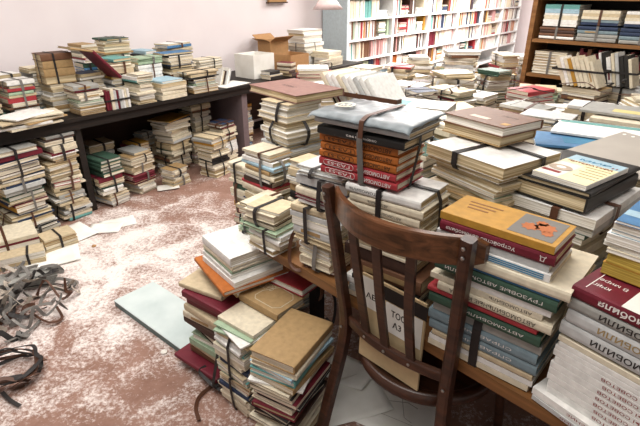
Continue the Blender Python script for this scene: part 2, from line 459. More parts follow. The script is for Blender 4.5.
tag(struct('baseboard_left', wm, M_DARK), 'dark baseboard under the long table', 'baseboard')

# long dark table by the wall
TH = .64
t = empty('long_table', TR(T0.x, T0.y, 0, RT)); tag(t, 'long dark wooden table along the pale wall, loaded with tied books', 'table')
MB().box(-1.3, 3.62, 0, .66, TH-.022, TH).build('table_top', M_DARK, t)
a = MB(); a.box(-1.28, 3.6, .015, .035, TH-.075, TH-.0225); a.build('apron', M_DARK, t)
MB().box(-1.28, 3.6, .630, .650, .12, TH-.0225).build('back_panel', M_BROWNP, t)
for sx in (-.9, .44): MB().box(sx-.02, sx+.02, .036, .60, 0, TH-.0225).build('leg', M_DARK, t)
MB().box(1.84, 1.90, .036, .60, 0, TH-.0225).build('leg', M_PLUM, t)
MB().box(3.2, 3.24, .036, .60, 0, TH-.0225).build('leg', M_DARK, t)
OCC.append(MB().box(-1.3, 3.62, 0, .66, TH-.07, TH, 0, TR(T0.x, T0.y, 0, RT)))
OCC.append(MB().box(.42, .46, .036, .6, 0, TH, 0, TR(T0.x, T0.y, 0, RT)))

# work tables
def table(s0, s1, d0, d1, zt, label, mt=M_TABLE):
    r = empty('work_table', TR(A0.x, A0.y, 0, RE)); tag(r, label, 'table')
    MB().box(s0, s1, d0, d1, zt-.032, zt).build('table_top', mt, r)
    for x in (s0+.05, s1-.05):
        for y in (d0+.27 if d0 < .1 else d0+.08, d1-.06):
            MB().box(x-.022, x+.022, y-.022, y+.022, 0, zt-.0325).build('leg', M_DARK, r)
    MB().box(s0+.08, s1-.08, d1-.05, d1-.03, zt-.10, zt-.0325).build('apron', M_DARK, r)
    OCC.append(MB().box(s0, s1, d0, d1, zt-.032, zt, 0, TR(A0.x, A0.y, 0, RE)))
    return r
WT = .56
table(-.40, 1.6, 0, .82, WT, 'brown wooden work table behind the chair, edge showing under the book stacks')
table(-.98, 1.6, .84, 2.72, WT, 'wide work table behind the first, hidden under scattered tied books')
table(-1.8, -1.0, 1.3, 3.2, WT, 'work table nearest the white bookcases, covered with loose books')

# ------------------------------------------------------------------ chair
CH = Vector((.1925, 1.01, 0)); CR = math.radians(-46)
ch = empty('bentwood_chair', TR(CH.x, CH.y, 0, CR)); tag(ch, 'dark brown bentwood chair pushed back-outward against the work table', 'chair')
def uplist(sx):
    return smooth_path([(sx*.212, -.075, 0), (sx*.196, -.035, .2), (sx*.170, .0, .45), (sx*.178, -.012, .62), (sx*.197, -.050, .915)], 6)
for sx in (-1, 1):
    pts = uplist(sx); mb = MB()
    rr = lambda i: .0165-.003*i/24
    mb.sweep(pts, lambda i: [(-rr(i), -rr(i)*.75), (-rr(i)*.6, -rr(i)), (rr(i)*.6, -rr(i)), (rr(i), -rr(i)*.75), (rr(i), rr(i)*.75), (rr(i)*.6, rr(i)), (-rr(i)*.6, rr(i)), (-rr(i), rr(i)*.75)], 0, False, Vector((0, 1, 0)))
    lg = mb.build('back_leg', M_CHAIR, ch)
    for zz, yy in ((.897, -.0645), (.875, -.0625)) + (((.475, -.0175),)):
        mb = MB(); mb.lathe([(.0001, .0), (.0045, .0), (.0045, .0025), (.0025, .004), (.0001, .0042)], 10, 0, TR(sx*(.1955 if zz > .6 else .171), yy, zz, 0, PI/2))
        mb.build('bolt', M_METAL, lg)
    fl = MB(); fl.tube(smooth_path([(sx*.155, .345, .37), (sx*.172, .36, .2), (sx*.185, .375, 0)], 5), lambda i: .018-.004*i/10, 10, 0, Vector((0, 1, 0)))
    fl.build('front_leg', M_CHAIR, ch, smooth=True)
def arc_board(x0, x1, zf, h, th, bulge, y0, half):
    mb = MB(); n = 28; vs = []; fs = []
    for i in range(n+1):
        x = x0+(x1-x0)*i/n; q = 1-(x/half)**2; y = y0-bulge*q; z = zf(x); hh = h(x)
        e = .004
        for yy, zz in ((0, e), (e*.6, 0), (th-e*.6, 0), (th, e), (th, hh-e), (th-e*.6, hh), (e*.6, hh), (0, hh-e)):
            vs.append((x, y+yy, z+zz+(yy-th/2)*.12))
    k = 8
    for i in range(n): fs += [(i*k+q, i*k+(q+1) % k, (i+1)*k+(q+1) % k, (i+1)*k+q) for q in range(k)]
    fs += [tuple(range(k))[::-1], tuple(range(n*k, n*k+k))]
    return mb.add(vs, fs)
rend = lambda x: max(0, (abs(x)-.18)/.04)
arc_board(-.217, .217, lambda x: .842+.010*rend(x)**2, lambda x: .066-.028*rend(x)**2, .017, .082, -.026, .2).build('top_rail', M_RAIL, ch)
arc_board(-.168, .168, lambda x: .482, lambda x: .03, .015, .030, .0, .17).build('cross_rail', M_CHAIR, ch)
for sx in (-.088, -.006, .078):
    yb = -.030*(1-(sx/.17)**2)+.004; yt = -.026-.082*(1-(sx/.2)**2)+.006
    p = smooth_path([(sx*.9, yb+.010, .478), (sx*.95, (yb+yt)/2+.006, .67), (sx*1.08, yt+.014, .862)], 6); mb = MB()
    mb.sweep(p, lambda i: [(-.0125, -.0045), (.0125, -.0045), (.0125, .0045), (-.0125, .0045)], 0, False, Vector((0, 1, 0)))
    sl = mb.build('back_slat', M_CHAIR, ch)
    mb = MB(); mb.lathe([(.0001, 0), (.0045, 0), (.0045, .002), (.0001, .004)], 10, 0, TR(sx*.9, yb-.0045, .495, 0, PI/2)); mb.build('bolt', M_METAL, sl)
MB().lathe([(.0001, .452), (.178, .452), (.188, .457), (.188, .446), (.0001, .440)], 40, 0, TR(0, .185, -.065)).build('seat', M_CHAIR, ch)
MB().lathe([(.186, .425), (.207, .425), (.211, .435), (.208, .458), (.190, .462), (.186, .455), (.186, .425)], 48, 0, TR(0, .185, -.065)).build('seat_ring', M_CHAIR, ch, smooth=True)
# folder with stencilled labels standing on the seat behind the slats
fM = TR(CH.x, CH.y, 0, CR) @ TR(-.012, .003, .3990)
fo = empty('card_folder', fM); tag(fo, 'beige card folder with stencilled white labels standing behind the chair slats', 'folder')
MB().box(-.105, .100, 0, .006, 0, .275).build('cover', plain('folder_beige', 'CDB58C', .7), fo)
lb = MB().box(-.02, .095, -.0008, -.0002, .135, .225).build('paper_label', M_PAPER, fo)
lc = MB().box(-.102, -.035, -.0008, -.0002, .175, .268).build('paper_label', M_PAPER, fo)
dk = MB().box(-.03, .1045, -.0008, -.0002, .228, .268).build('dark_band', M_INKD, fo)
VF = Matrix.Rotation(PI/2, 4, 'X')
text_mesh('ТОСН', .062, .02, M_INKD, lb, TR(.03, -.0012, .198) @ VF, bold=.02)
text_mesh('А3', .028, .02, M_INKD, lb, TR(.02, -.0012, .165) @ VF, bold=.02)
text_mesh('АВ', .036, .018, M_INKD, lc, TR(-.07, -.0012, .215) @ VF, bold=.02)

# ------------------------------------------------------------------ lettered stacks on the work table's edge
def spine_text(body, w, h, m, flip=True, x=0, z=None, name='spine_title', bold=.0, box=None):
    def f(root, r):
        zz = r.T/2 if z is None else z
        wh = Matrix.Translation((x, -r.D/2-.0006, zz)) @ Matrix.Rotation(PI/2, 4, 'X')
        if flip: wh = wh @ Matrix.Rotation(PI, 4, 'Z')
        text_mesh(body, w, h, m, root, wh, name=name, bold=bold)
        if box:
            bw, bh, bm, x2 = box
            mb = MB(); seg = []
            for a in range(24):
                th = 2*PI*a/24; cx = (bw/2-bh/2)*(1 if math.cos(th) >= 0 else -1)
                seg.append(Vector((x2+cx+bh/2*math.cos(th), -r.D/2-.0006, zz+bh/2*math.sin(th))))
            mb.ribbon(seg, .0005, .0012, 0, True, Vector((0, -1, 0))); mb.build('spine_frame', bm, root)
    return f
def top_text(body, w, h, m, x=0, y=0, rot=0, name='cover_title', bold=0.):
    def f(root, r): text_mesh(body, w, h, m, root, Matrix.Translation((x, y, r.T+.0005)) @ Matrix.Rotation(rot, 4, 'Z'), name=name, bold=bold)
    return f
def both(*fs):
    def f(root, r):
        for g in fs: g(root, r)
    return f
def top_patch(x0, x1, y0, y1, m, name='cover_picture'):
    def f(root, r): MB().box(x0, x1, y0, y1, r.T+.0002, r.T+.0006).build(name, m, root)
    return f
def B(k, L, D, T, c, p='ivory', **kw): return dict(k=k, L=L, D=D, T=T, c=c, p=p, **kw)
def line(pl, pr, z):
    a, b = P(*pl, z), P(*pr, z); return (a+b)/2, math.atan2(b.y-a.y, b.x-a.x), (b-a).length

# cream stack behind the chair's top rail
o, rz, ln = line((351, 180), (420, 199), .92); print('cream', o, math.degrees(rz), ln)
cream_t = lambda w, x=0.0: spine_text('АВТОМОБИЛЬ', w, .007, M_INKD, True, x)
z, _ = stack("the cream stack behind the chair's top rail", o, rz, WT, [
    ([B('h', .215, .15, .028, 'cream', f=0, dy=.012), B('p', .21, .15, .02, 'grey', dx=.01), B('h', .212, .15, .026, 'white', f=0),
      B('p', .20, .14, .014, 'black', dx=.02, dy=-.008)], [('x', .05, .015, M_STRAP)]),
    ([B('h', .215, .15, .040, 'brown', 'old', dx=.015, dy=.0), B('h', .21, .15, .036, 'umber', 'old', dx=-.01, dy=.004), B('h', .2, .15, .014, 'cream'), B('p', .205, .15, .016, 'beige'), B('p', .21, .15, .014, 'cream'), B('p', .2, .145, .012, 'white')], []),
    ([B('h', .212, .15, .0226, 'cream', 'old', dx=.006, dy=.006), B('h', .212, .15, .0226, 'cream', 'old', e=cream_t(.07, .02)), B('h', .212, .15, .0226, 'cream', 'old', dx=-.004, e=cream_t(.075, 0.02)),
      B('h', .210, .15, .0226, 'cream', 'old', dx=.004, e=cream_t(.06, -.02)), B('h', .212, .155, .0226, 'white', 'old', dx=-.008, r=.02, e=cream_t(.10, -.045))],
     [('x', -.012, .015, M_STRAP), ('y', .085, .014, M_STRAP)])], 'books in the cream stack')
zc = z; print('cream top', z)
# orange and red automobile books
o, rz, ln = line((321, 131), (396, 147), 1.03); print('orange', o, math.degrees(rz), ln)
def auto_spine(m):
    return both(spine_text('АВТОМОБИЛЬ', .096, .0102, m, True, .052, bold=.012), spine_text('ГАЗ-53', .07, .0078, m, True, -.052, name='spine_model', bold=.012, box=(.094, .0145, m, -.053)))
OR = [B('h', .232, .135, .0210, 'red', 'ivory', dx=.004, e=auto_spine(M_INKW), label='lower of the two red lettered automobile hardbacks'),
      B('h', .232, .135, .0210, 'red', 'ivory', dx=-.001, e=auto_spine(M_INKW), label='upper of the two red lettered automobile hardbacks')]
for i, nm in enumerate(('lowest', 'middle', 'uppermost')):
    OR.append(B('h', .23, .135, .0206, 'orange', 'ivory', dx=(-.001, .003, 0)[i], e=auto_spine(M_INKD), label=f'{nm} of the three orange lettered automobile hardbacks above the red pair'))
OR.append(B('h', .25, .155, .022, 'black', 'old', dx=.012, dy=-.012, e=both(spine_text('СПРАВОЧНИК', .045, .005, M_INKW, True, .03), spine_text('1982', .03, .005, M_INKW, True, -.02)), label='black hardback between the orange books and the film-wrapped album'))
z, rs = stack('the orange stack', o, rz, zc, [(OR, [('x', .018, .017, M_STRAPG), ('y', .06, .012, M_STRAP)])], 'lettered automobile books')
zo = z; fo_o, fo_r = o, rz
# support stack beside the cream one, below the orange books
gstack('the stack left of the cream stack', E(-.085, .0), RE+.02, WT, .90, .19, .15, per=(4, 6), strap=1, jr=.1)
# film-wrapped album
aM = Matrix.Translation((o[0], o[1], zo+.0015)) @ Matrix.Rotation(rz, 4, 'Z')
al = empty('wrapped_album', aM); tag(al, 'large album in crinkled silver film lying on the orange book stack', 'album')
mb = MB(); nx, ny = 22, 14; vs = []; fs = []
def ah(x, y): return .034+.0035*math.sin(x*70+y*30)*math.sin(y*55)+.002*math.sin(x*160-y*90)
def gridsheet(mb, x0, x1, y0, y1, nx, ny, f, th=.0012, mi=0):
    vs = []
    for s_ in (0, 1):
        for j in range(ny+1):
            for i in range(nx+1):
                x = x0+(x1-x0)*i/nx; y = y0+(y1-y0)*j/ny; vs.append((x, y, f(x, y)-s_*th))
    q = (nx+1)*(ny+1); fs = []
    for j in range(ny):
        for i in range(nx):
            a = j*(nx+1)+i; fs.append((a, a+1, a+nx+2, a+nx+1)); fs.append((q+a, q+a+nx+1, q+a+nx+2, q+a+1))
    rim = [i for i in range(nx+1)]+[(j+1)*(nx+1)-1 for j in range(1, ny+1)]+[ny*(nx+1)+i for i in range(nx-1, -1, -1)]+[j*(nx+1) for j in range(ny-1, 0, -1)]
    for i in range(len(rim)): a, b = rim[i], rim[(i+1) % len(rim)]; fs.append((b, a, q+a, q+b))
    return mb.add(vs, fs, mi)
bk = MB(); cv = MB(); book_geo(cv, bk, .27, .165, .0145, True, M=Matrix.Translation((.012, .072, 0)))
cv.build('cover', cmat('silver'), al); bk.build('page_block', pmat('old'), al)
bk = MB(); cv = MB(); book_geo(cv, bk, .262, .16, .0145, True, M=Matrix.Translation((.014, .073, .0155)))
cv.build('cover', cmat('grey'), al); bk.build('page_block', pmat('old'), al)
def film(x, y):
    e = max(0, abs(x-.012)-.125)/.02; g = max(0, -.006-y)/.02
    return .0325+.0016*math.sin(x*60+y*35)*math.sin(y*50+1)+.0007*math.sin(x*170-y*90)-.012*min(1.4, g)**1.5-.006*min(1.5, e)**2
gridsheet(MB(), -.135, .155, -.026, .162, 34, 20, film).build('film_wrap', M_FILM, al, smooth=True)
mb = MB(); mb.lathe([(.020, .0), (.027, .0003), (.027, .0008), (.020, .0008), (.020, .0)], 28, 0, TR(-.075, .055, .0385)); mb.build('round_emblem', M_INKEM, al)
text_mesh('М', .022, .022, M_INKEM, al, TR(-.075, .055, .0388) @ Matrix.Rotation(.2, 4, 'Z'), name='emblem_letter', bold=.02)
sp = []
for y in (-.026, -.02, 0, .04, .08, .12, .155): sp.append((.03+.02*(y+.026)*2, y, film(.03, y)+.004))
sM = MB().ribbon(smooth_path([(.03, -.030, -.012)]+sp, 4), .013, .0016, 0, False, Vector((0, 0, 1))).build('tying_strap', M_STRAPB); sM.matrix_world = aM
tag(sM, 'brown strap over the silver film-wrapped album', 'strap')

# УСТРОЙСТВО stack
o, rz, ln = line((441, 219), (556, 256), .91); print('B', o, math.degrees(rz), ln)
DB = 'the stack under the yellow-brown car manual'
def stripes(m, n=3):
    def f(root, r):
        for i in range(n): MB().box(-r.L*.45, r.L*.45, -r.D/2-.0008, -r.D/2-.0002, r.T*(.25+.5*i/(n-1))-.0012, r.T*(.25+.5*i/(n-1))+.0012).build('spine_stripe', m, root)
    return f
def gears(root, r):          # the orange machine drawing printed on the cover picture
    MB().box(.022, .110, -.050, .052, r.T+.0002, r.T+.0006).build('cover_picture', plain('picture_grey', '77736D', .6), root)
    mb = MB()
    for cx, cy, q in ((.052, -.005, .018), (.078, .006, .022), (.066, .022, .013), (.09, -.018, .012)):
        ps = []
        for a in range(32):
            rr = q*(1 if a % 4 < 2 else .8); ps.append((cx+rr*math.cos(a*PI/16), cy+rr*math.sin(a*PI/16), r.T+.0011))
        mb.add(ps+[(cx, cy, r.T+.0011)], [(i, (i+1) % 32, 32) for i in range(32)])
    mb.build('machine_drawing', plain('ink_orange', 'B5642D', .6), root)
    for i in range(3): MB().box(-.095+.004*i, -.02-.01*i, .028-.016*i, .034-.016*i, r.T+.0002, r.T+.0006).build('cover_line', plain('ink_umber', '8A5A22', .6), root)
b0 = [B('p', .245, .17, 0.0162, 'cream', dx=.0, dy=.014), B('p', .25, .18, 0.0144, 'white', dx=.004, dy=.014),
      B('h', .24, .17, 0.0180, 'beige', 'pale', dx=.006, dy=.012), B('h', .255, .17, 0.0279, 'slate', 'ash', dx=.004, dy=.010, e=spine_text('СПРАВОЧНИК', .15, .007, M_INKW, True)),
      B('h', .255, .17, 0.0270, 'slate', 'ash', dx=0, dy=.008, e=spine_text('СПРАВОЧНИК', .15, .007, M_INKW, True)), B('p', .25, .17, 0.0198, 'grey', dx=.006, dy=.012)]
b1 = [B('h', .255, .17, 0.0261, 'green', dx=0, e=spine_text('АВТОМОБИЛИ', .13, .007, M_INKW, True, .03)), B('h', .25, .17, 0.0144, 'red', dx=-.008),
      B('h', .25, .175, 0.0225, 'cream', dx=.018, dy=-.004, e=spine_text('АВТОМОБИЛЬНЫЕ КУЗОВА', .19, .010, M_INKD, True)),
      B('p', .25, .15, 0.0144, 'cream', dx=-.004, e=spine_text('АВТОМОБИЛЬ', .09, .007, M_INKD, True, .06)), B('p', .19, .15, 0.0153, 'white', dx=.04)]
b2 = [B('h', .262, .18, 0.0261, 'green', dx=.012, dy=-.006, e=spine_text('ГРУЗОВЫЕ АВТОМОБИЛИ', .21, .008, M_INKW, True)), B('p', .262, .18, 0.0054, 'blue', dx=.012),
      B('h', .27, .185, 0.0243, 'cream', dx=.026, dy=-.006)]
b3 = [B('p', .245, .135, .018, 'white', dx=-.004, e=stripes(M_INKB)), B('p', .24, .13, .015, 'silver', dx=-.008, dy=.004), B('h', .24, .122, .0245, 'maroon', 'old', dx=0, e=both(spine_text('Устройство автомобиля', .15, .011, M_INKW, True, -.03, bold=.012), spine_text('Д', .012, .012, M_INKW, True, .098, name='spine_emblem')), label='dark red manual lettered Устройство автомобиля under the yellow-brown manual'),
      B('p', .24, .120, .017, 'ochre', 'pale', dx=-.004, dy=.004, r=-.02, e=gears, label='yellow-brown car manual with an orange machine drawing on its cover')]
zz, _ = stack(DB, o, rz, WT, [(b0, [('x', -.005, .02, M_STRAP)]), (b1, []), (b2+b3, [])], 'books under the car manuals')
print('B top', zz)

# АВТОМОБИЛИ stack at the edge
o, rz, _ = line((570, 281), (612, 301), .862); rz = math.radians(-54); o = P(570, 281, .862)+Vector((math.cos(rz), math.sin(rz), 0))*.128
DC = 'the stack with grey automobile spines'
c0 = [B('p', .25, .15, .012, 'silver', dx=-.01, dy=-.02, r=-.05, e=spine_text('КОНСТРУКЦИЯ', .12, .005, M_INKR, True)), B('p', .255, .15, .018, 'white', dx=-.012, dy=-.016, r=-.03, e=spine_text('ПОСТРОЕНИЕ', .10, .006, M_INKR, True))]
c1 = [B('p', .245, .15, .0150, 'white', 'pale', dx=R.uniform(-.004, .004), e=spine_text('СТРАНЫ СОВЕТОВ', .125, .0068, M_INKR, True, .035, bold=.008), label=f'white volume with red spine lettering, {ordn(6-i)} from the top of its matching set') for i in range(7)]
c2 = [B('p', .24, .15, .010, 'white', 'pale', dx=-.004), B('p', .245, .15, .011, 'white', 'pale', dx=.004), B('p', .245, .15, .012, 'cream', 'pale', dx=.0)]
c3 = [B('h', .25, .16, .031, 'silver', e=spine_text('АВТОМОБИЛИ', .15, .013, M_INKD, True, .01, bold=.012), label='lowest of the grey automobile hardbacks, black spine letters'),
      B('h', .25, .16, .030, 'silver', dx=.006, e=spine_text('АВТОМОБИЛИ', .15, .013, M_INKG, True, .01, bold=.012), label='middle grey automobile hardback with gold spine letters'),
      B('h', .25, .16, .024, 'grey', dx=.002, e=spine_text('АВТОМОБИЛИ', .15, .012, M_INKD, True, .01, bold=.012), label='uppermost grey automobile hardback, right beneath the dark red one'),
      B('h', .252, .165, .026, 'maroon', 'old', dx=.004, e=both(spine_text('автомобиля', .13, .014, M_INKW, True, -.01, bold=.014), top_text('В мире', .05, .014, M_INKW, -.08, -.02, PI), top_text('книг', .03, .010, M_INKW, -.09, -.045, PI), top_patch(-.108, -.106, -.07, .05, M_INKW, 'cover_rule'), top_patch(-.04, .03, -.08, .03, M_PAPER, 'pasted_sheet')), label='dark red hardback with white lettering on the grey automobile books')]
zC, _ = stack(DC, o, rz, WT, [(c0, []), (c1+c2, [('x', .105, .02, M_STRAP)]), (c3, [])], 'books in the stack with grey automobile spines')
print('C top', zC)
# torn pile on the dark red book
stack('the torn pile on the dark red hardback', P(642, 290, zC)+Vector((.0, .0, 0)), math.radians(-50), zC, [
    ([B('p', .15, .13, .024, 'ochre', 'golden', f=2), B('p', .15, .13, .022, 'ochre', 'golden', f=2, dx=.004), B('m', .155, .135, .008, 'cream', 'pale', f=2, r=.06),
      B('m', .16, .14, .010, 'white', 'pale', f=2, r=-.07), B('p', .155, .135, .018, 'white', 'pale', f=2, r=.04, dx=-.006), B('m', .15, .13, .008, 'skyblue', 'pale', f=2, r=-.02),
      B('p', .15, .13, .014, 'white', 'pale', f=2), B('m', .15, .135, .006, 'blue', 'pale', f=2, r=.05, e=top_patch(-.074, .074, .0, .03, cmat('skyblue'), 'cover_band'))], [])])

# black books with the literature magazine
o, rz, ln = line((512, 177), (589, 200), .94); print('D', o, math.degrees(rz), ln)
DD = 'the stack topped by the bright literature magazine'
def litmag(root, r):
    h = r.L/2; w = r.D/2
    MB().box(-h+.001, h-.001, -w+.001, w-.001, r.T, r.T+.0004).build('cover_print', plain('print_cream', 'F0E7B8', .5), root)
    MB().box(.052, h-.001, -w+.001, w-.001, r.T+.0004, r.T+.0007).build('cover_band', cmat('skyblue'), root)
    MB().box(-h+.003, .02, .005, w-.003, r.T+.0004, r.T+.0007).build('cover_picture', plain('print_pale', 'E9E4DC', .5), root)
    mb = MB(); mb.lathe([(.0001, .0), (.026, .0), (.028, .001), (.0001, .0014)], 24, 0, TR(-.03, .034, r.T+.0008) @ Matrix.Diagonal((.75, 1, 1, 1))); mb.build('plate_drawing', plain('print_tan', 'B9A48E', .5), root)
    mb = MB(); mb.lathe([(.0001, .0), (.018, .0), (.0001, .0012)], 24, 0, TR(-.028, .034, r.T+.0016) @ Matrix.Diagonal((.75, 1, 1, 1))); mb.build('plate_centre', M_PAPER, root)
    MB().box(-.072, -.058, .015, .06, r.T+.0008, r.T+.0012).build('ribbon_drawing', M_INKR, root)
    RT_ = Matrix.Rotation(-PI/2, 4, 'Z')
    text_mesh('МИР', .075, .014, M_INKB, root, Matrix.Translation((.070, -.0, r.T+.0012)) @ RT_, name='cover_title', bold=.02)
    text_mesh('ЛИТЕРАТУРА', .112, .0115, M_INKR, root, Matrix.Translation((.042, -.0, r.T+.0012)) @ RT_, name='cover_title', bold=.02)
    for i, wd in enumerate((.06, .05, .055, .045, .05)):
        MB().box(.022-i*.019, .025-i*.019, -w+.006, -w+.006+wd, r.T+.0005, r.T+.0009).build('cover_line', M_INKG, root)
    text_mesh('11', .012, .01, M_INKR, root, Matrix.Translation((.062, -w+.015, r.T+.0014)) @ RT_, name='issue_number', bold=.03)
d0 = [gitem(.26, .19, face=1) for _ in range(6)]
d1 = [B('p', .28, .20, .014, 'cream', 'pale', f=1), B('p', .275, .2, .012, 'green', 'pale', f=1, dx=.004), B('p', .29, .215, .020, 'silver', 'ash', f=1, dx=.006, r=.02), B('p', .285, .205, .024, 'white', 'pale', f=1, dx=.012, dy=-.006, r=.03)]
d2 = [B('h', .265, .185, .038, 'black', 'old', f=1, dx=.004, r=-.03, label='thick black hardback with tan pages under the bright magazine'), B('h', .28, .19, .011, 'black', 'old', f=1, r=.0, label='thin black cover directly beneath the bright literature magazine')]
hz = sum(i['T']+.0007 for i in d0)
while WT+sum(i['T']+.0007 for i in d0)+.125 < .925: d0.append(gitem(.26, .19, .026, face=1))
zD, _ = stack(DD, o, rz, WT, [(d0, [('x', 0, .015, M_STRAPB)]), (d1, [('x', .03, .018, M_STRAPB), ('y', .11, .018, M_STRAPB)]), (d2, []),
    ([B('m', .20, .13, .012, 'white', 'pale', f=1, dy=.008, dx=.020, r=-.06, e=litmag, label='bright cream and blue literature magazine lying on the black hardback')], [])], 'books under the literature magazine')
print('D top', zD)

# folio bundle with brown books on top
o, rz, ln = line((430, 136), (505, 161), 1.0); print('E', o, math.degrees(rz), ln)
DE = 'the folio stack topped by a brown hardback'
e0 = []; zz = WT
while zz < .93:
    T = R.uniform(.005, .017); e0.append(B(R.choice('pm'), .235*R.uniform(.9, 1), .2*R.uniform(.85, 1), T, R.choice(('cream', 'beige', 'cream', 'tan', 'white', 'umber', 'sage', 'skyblue')), R.choice(('old', 'ivory', 'old')), f=2, dx=R.uniform(-.012, .012), dy=R.uniform(-.008, .016), r=R.gauss(0, .08))); zz += T+.0007
zE, _ = stack(DE, o, rz, WT, [(e0[:len(e0)//2], [('x', -.02, .015, M_STRAP)]), (e0[len(e0)//2:], []),
    ([B('p', .24, .215, .012, 'white', 'old', f=2, dx=-.004), B('p', .25, .225, .030, 'white', 'old', f=2, r=.02, dy=-.006)], [('x', -.02, .018, M_STRAP), ('y', .14, .015, M_STRAP)])], 'papers in the folio stack')
o2, rz2, _ = line((443, 107), (505, 122), 1.06)
stack('the pair of brown books on the white folio bundle', o2, rz2, zE, [([B('h', .195, .155, .028, 'tan', 'old', f=2, dx=-.004, dy=.006), B('h', .2, .165, .026, 'brown', 'pale', f=2, dx=.006, r=-.03, e=both(top_patch(-.02, .04, .03, .05, plain('label_pink', 'D9C4B4', .7), 'cover_label'), top_patch(-.09, -.07, .04, .06, cmat('ochre'), 'cover_stamp'), top_text('АЛЬБОМ', .05, .01, M_INKD, -.04, -.02, PI)))], [])])

# ------------------------------------------------------------------ left end of the work table and floor towers
gstack('the tall tower under the reddish atlas', P(273, 104, .955), math.radians(-46), 0, .955, .22, .2, per=(4, 5), strap=.9, pal=['cream']*6+['white']*3+['beige']*4+['silver']*2)
o, rz, _ = line((250, 84), (296, 100), .985)
stack('the atlas', (o.x, o.y), math.radians(-50), .958, [([B('h', .33, .25, .030, 'mahogany', 'old', f=2, label='big faded reddish brown atlas lying flat on the tall tower', e=top_text('АТЛАС', .09, .02, M_INKD, .02, .02, PI))], [])])
zF, _ = gstack_('the stack under the tilted white fan', (.145, 2.01), RE, 0, .862, .215, .12, strap=.3, j=.006, jr=.03)
FM = TR(.155, 2.00, zF+.002, math.radians(-40)); FOOT.append(('fan', (.155, 1.995), math.radians(-40), .20, .21, zF, zF+.2))
o = P(418, 103, .955)
gstack_('the stack under the white and green book', (o.x, o.y), RE+.3, WT, .90, .24, .17, strap=.9)
gstack_('the aisle tower at the atlas tower foot', E(-.60, .175), RE+.05, 0, .79, .20, .105, per=(4, 6), strap=.9, j=.012, jr=.09, pal=PAL+['skyblue']*8+['navy']*3)
gstack_('the slanting tower beside the atlas tower foot', E(-.775, .21), RE+.14, 0, .69, .135, .12, per=(4, 6), strap=.9, j=.012, jr=.1)
gstack_('the short tower at the corner of the table end', E(-.47, .03), RE+.08, 0, .66, .115, .12, per=(4, 6), strap=.9, j=.010, jr=.1, pal=PAL+['red']*3+['sage']*3)
LF = [('the grey-strapped tower right of the atlas tower', 308, 116, .93, 0, -44, .2, .15), ('the lowest tower at the aisle corner', 252, 188, .66, 0, -40, .17, .14)]
for d, px, py, zt, zb, r, L, D in LF:
    gstack(d, P(px, py, zt), math.radians(r), zb, zt, L, D, per=(4, 5), strap=.9, j=.018, jr=.09)
gstack('the low stack at the work table corner', E(-.295, -.012), RE+.05, WT, .71, .18, .13, per=(5, 7), strap=1., reach=.03, jr=.1)
gstack('the table-edge stack left of the chair', E(-.115, .004), RE-.05, WT, .66, .15, .02, per=(4, 5), strap=.0, reach=.02)
cand = [(-.74, .22), (-.64, .04), (-.60, .22), (-.52, .04), (-.52, .22), (-.70, .62), (-.50, .40), (-.85, .65), (-.6, .1)]+[(R.uniform(-.92, -.44), R.uniform(.0, .80)) for _ in range(80)]
cand = [(a, b) for a, b in cand if a > -.67-.42*max(0, b) and b < .64 and (b > .12 or a > -.5)]
fill(cand, E, 0, lambda s_, d_: (.60+.36*d_ + R.uniform(-.05, .06)-.25*max(0, -s_-.55-.4*d_)), RE, .2, (.16, .23), (.12, .16), .16, .0, lambda r, i: f'the {NUM[i]} tower, {ROWN[r]} row of the aisle corner', per=(4, 6), strap=.9, pal=PAL+['red', 'navy', 'skyblue', 'sage'])
cand = [(-.34, .02), (-.34, .2), (-.14, .03), (-.14, .2), (-.3, .38), (-.1, .4)]+[(R.uniform(-.38, .0), R.uniform(.0, .7)) for _ in range(60)]
fill(cand, E, WT, lambda s_, d_: .74+.20*min(1, d_/.5)+R.uniform(-.04, .04)+.12*min(0, s_+.1), RE, .12, (.16, .21), (.11, .15), .17, -.03, lambda r, i: f'the {NUM[i]} stack, {ROWN[r]} row, table corner', per=(4, 6), strap=.9, pal=PAL+['red', 'sage', 'sage', 'teal'])
# floor pile in front of the table
DP = 'the floor pile on the pale plank'
o, rz, ln = line((166, 288), (214, 318), .37); print('P1', o, math.degrees(rz), ln)
pcol = ['beige', 'cream', 'tan', 'maroon', 'cream', 'black', 'umber', 'sage', 'umber', 'navy', 'maroon', 'brown']
p1 = [B('h', .24, .18, .02, 'maroon', 'pale', dx=-.04, dy=-.04, r=.06)]
zq = .07
while zq < .315:
    T = R.uniform(.022, .034); p1.append(B('h' if R.random() < .85 else 'p', .225*R.uniform(.88, 1), .165, T, R.choice(pcol), R.choice(PGS), f=R.choice((0, 2, 2)), dx=R.uniform(-.018, .018), dy=R.uniform(-.01, .014), r=R.gauss(0, .07))); zq += T
zP1, _ = stack(DP, o+Vector((.03, .035, 0)), rz, .0335, [(p1[:6], [('x', .09, .014, M_STRAP)]), (p1[6:]+[B('h', .25, .19, .028, 'maroon', 'pale', dx=.015, r=.05, label='dark red hardback under the orange album in the floor pile'), B('h', .2, .18, .02, 'beige', 'ivory', dx=-.05, dy=.02, r=.2)], [])], 'books in the floor pile on the plank')
print('P1 top', zP1)
o, rz, ln = line((203, 234), (229, 266), .53); print('white', o, math.degrees(rz), ln)
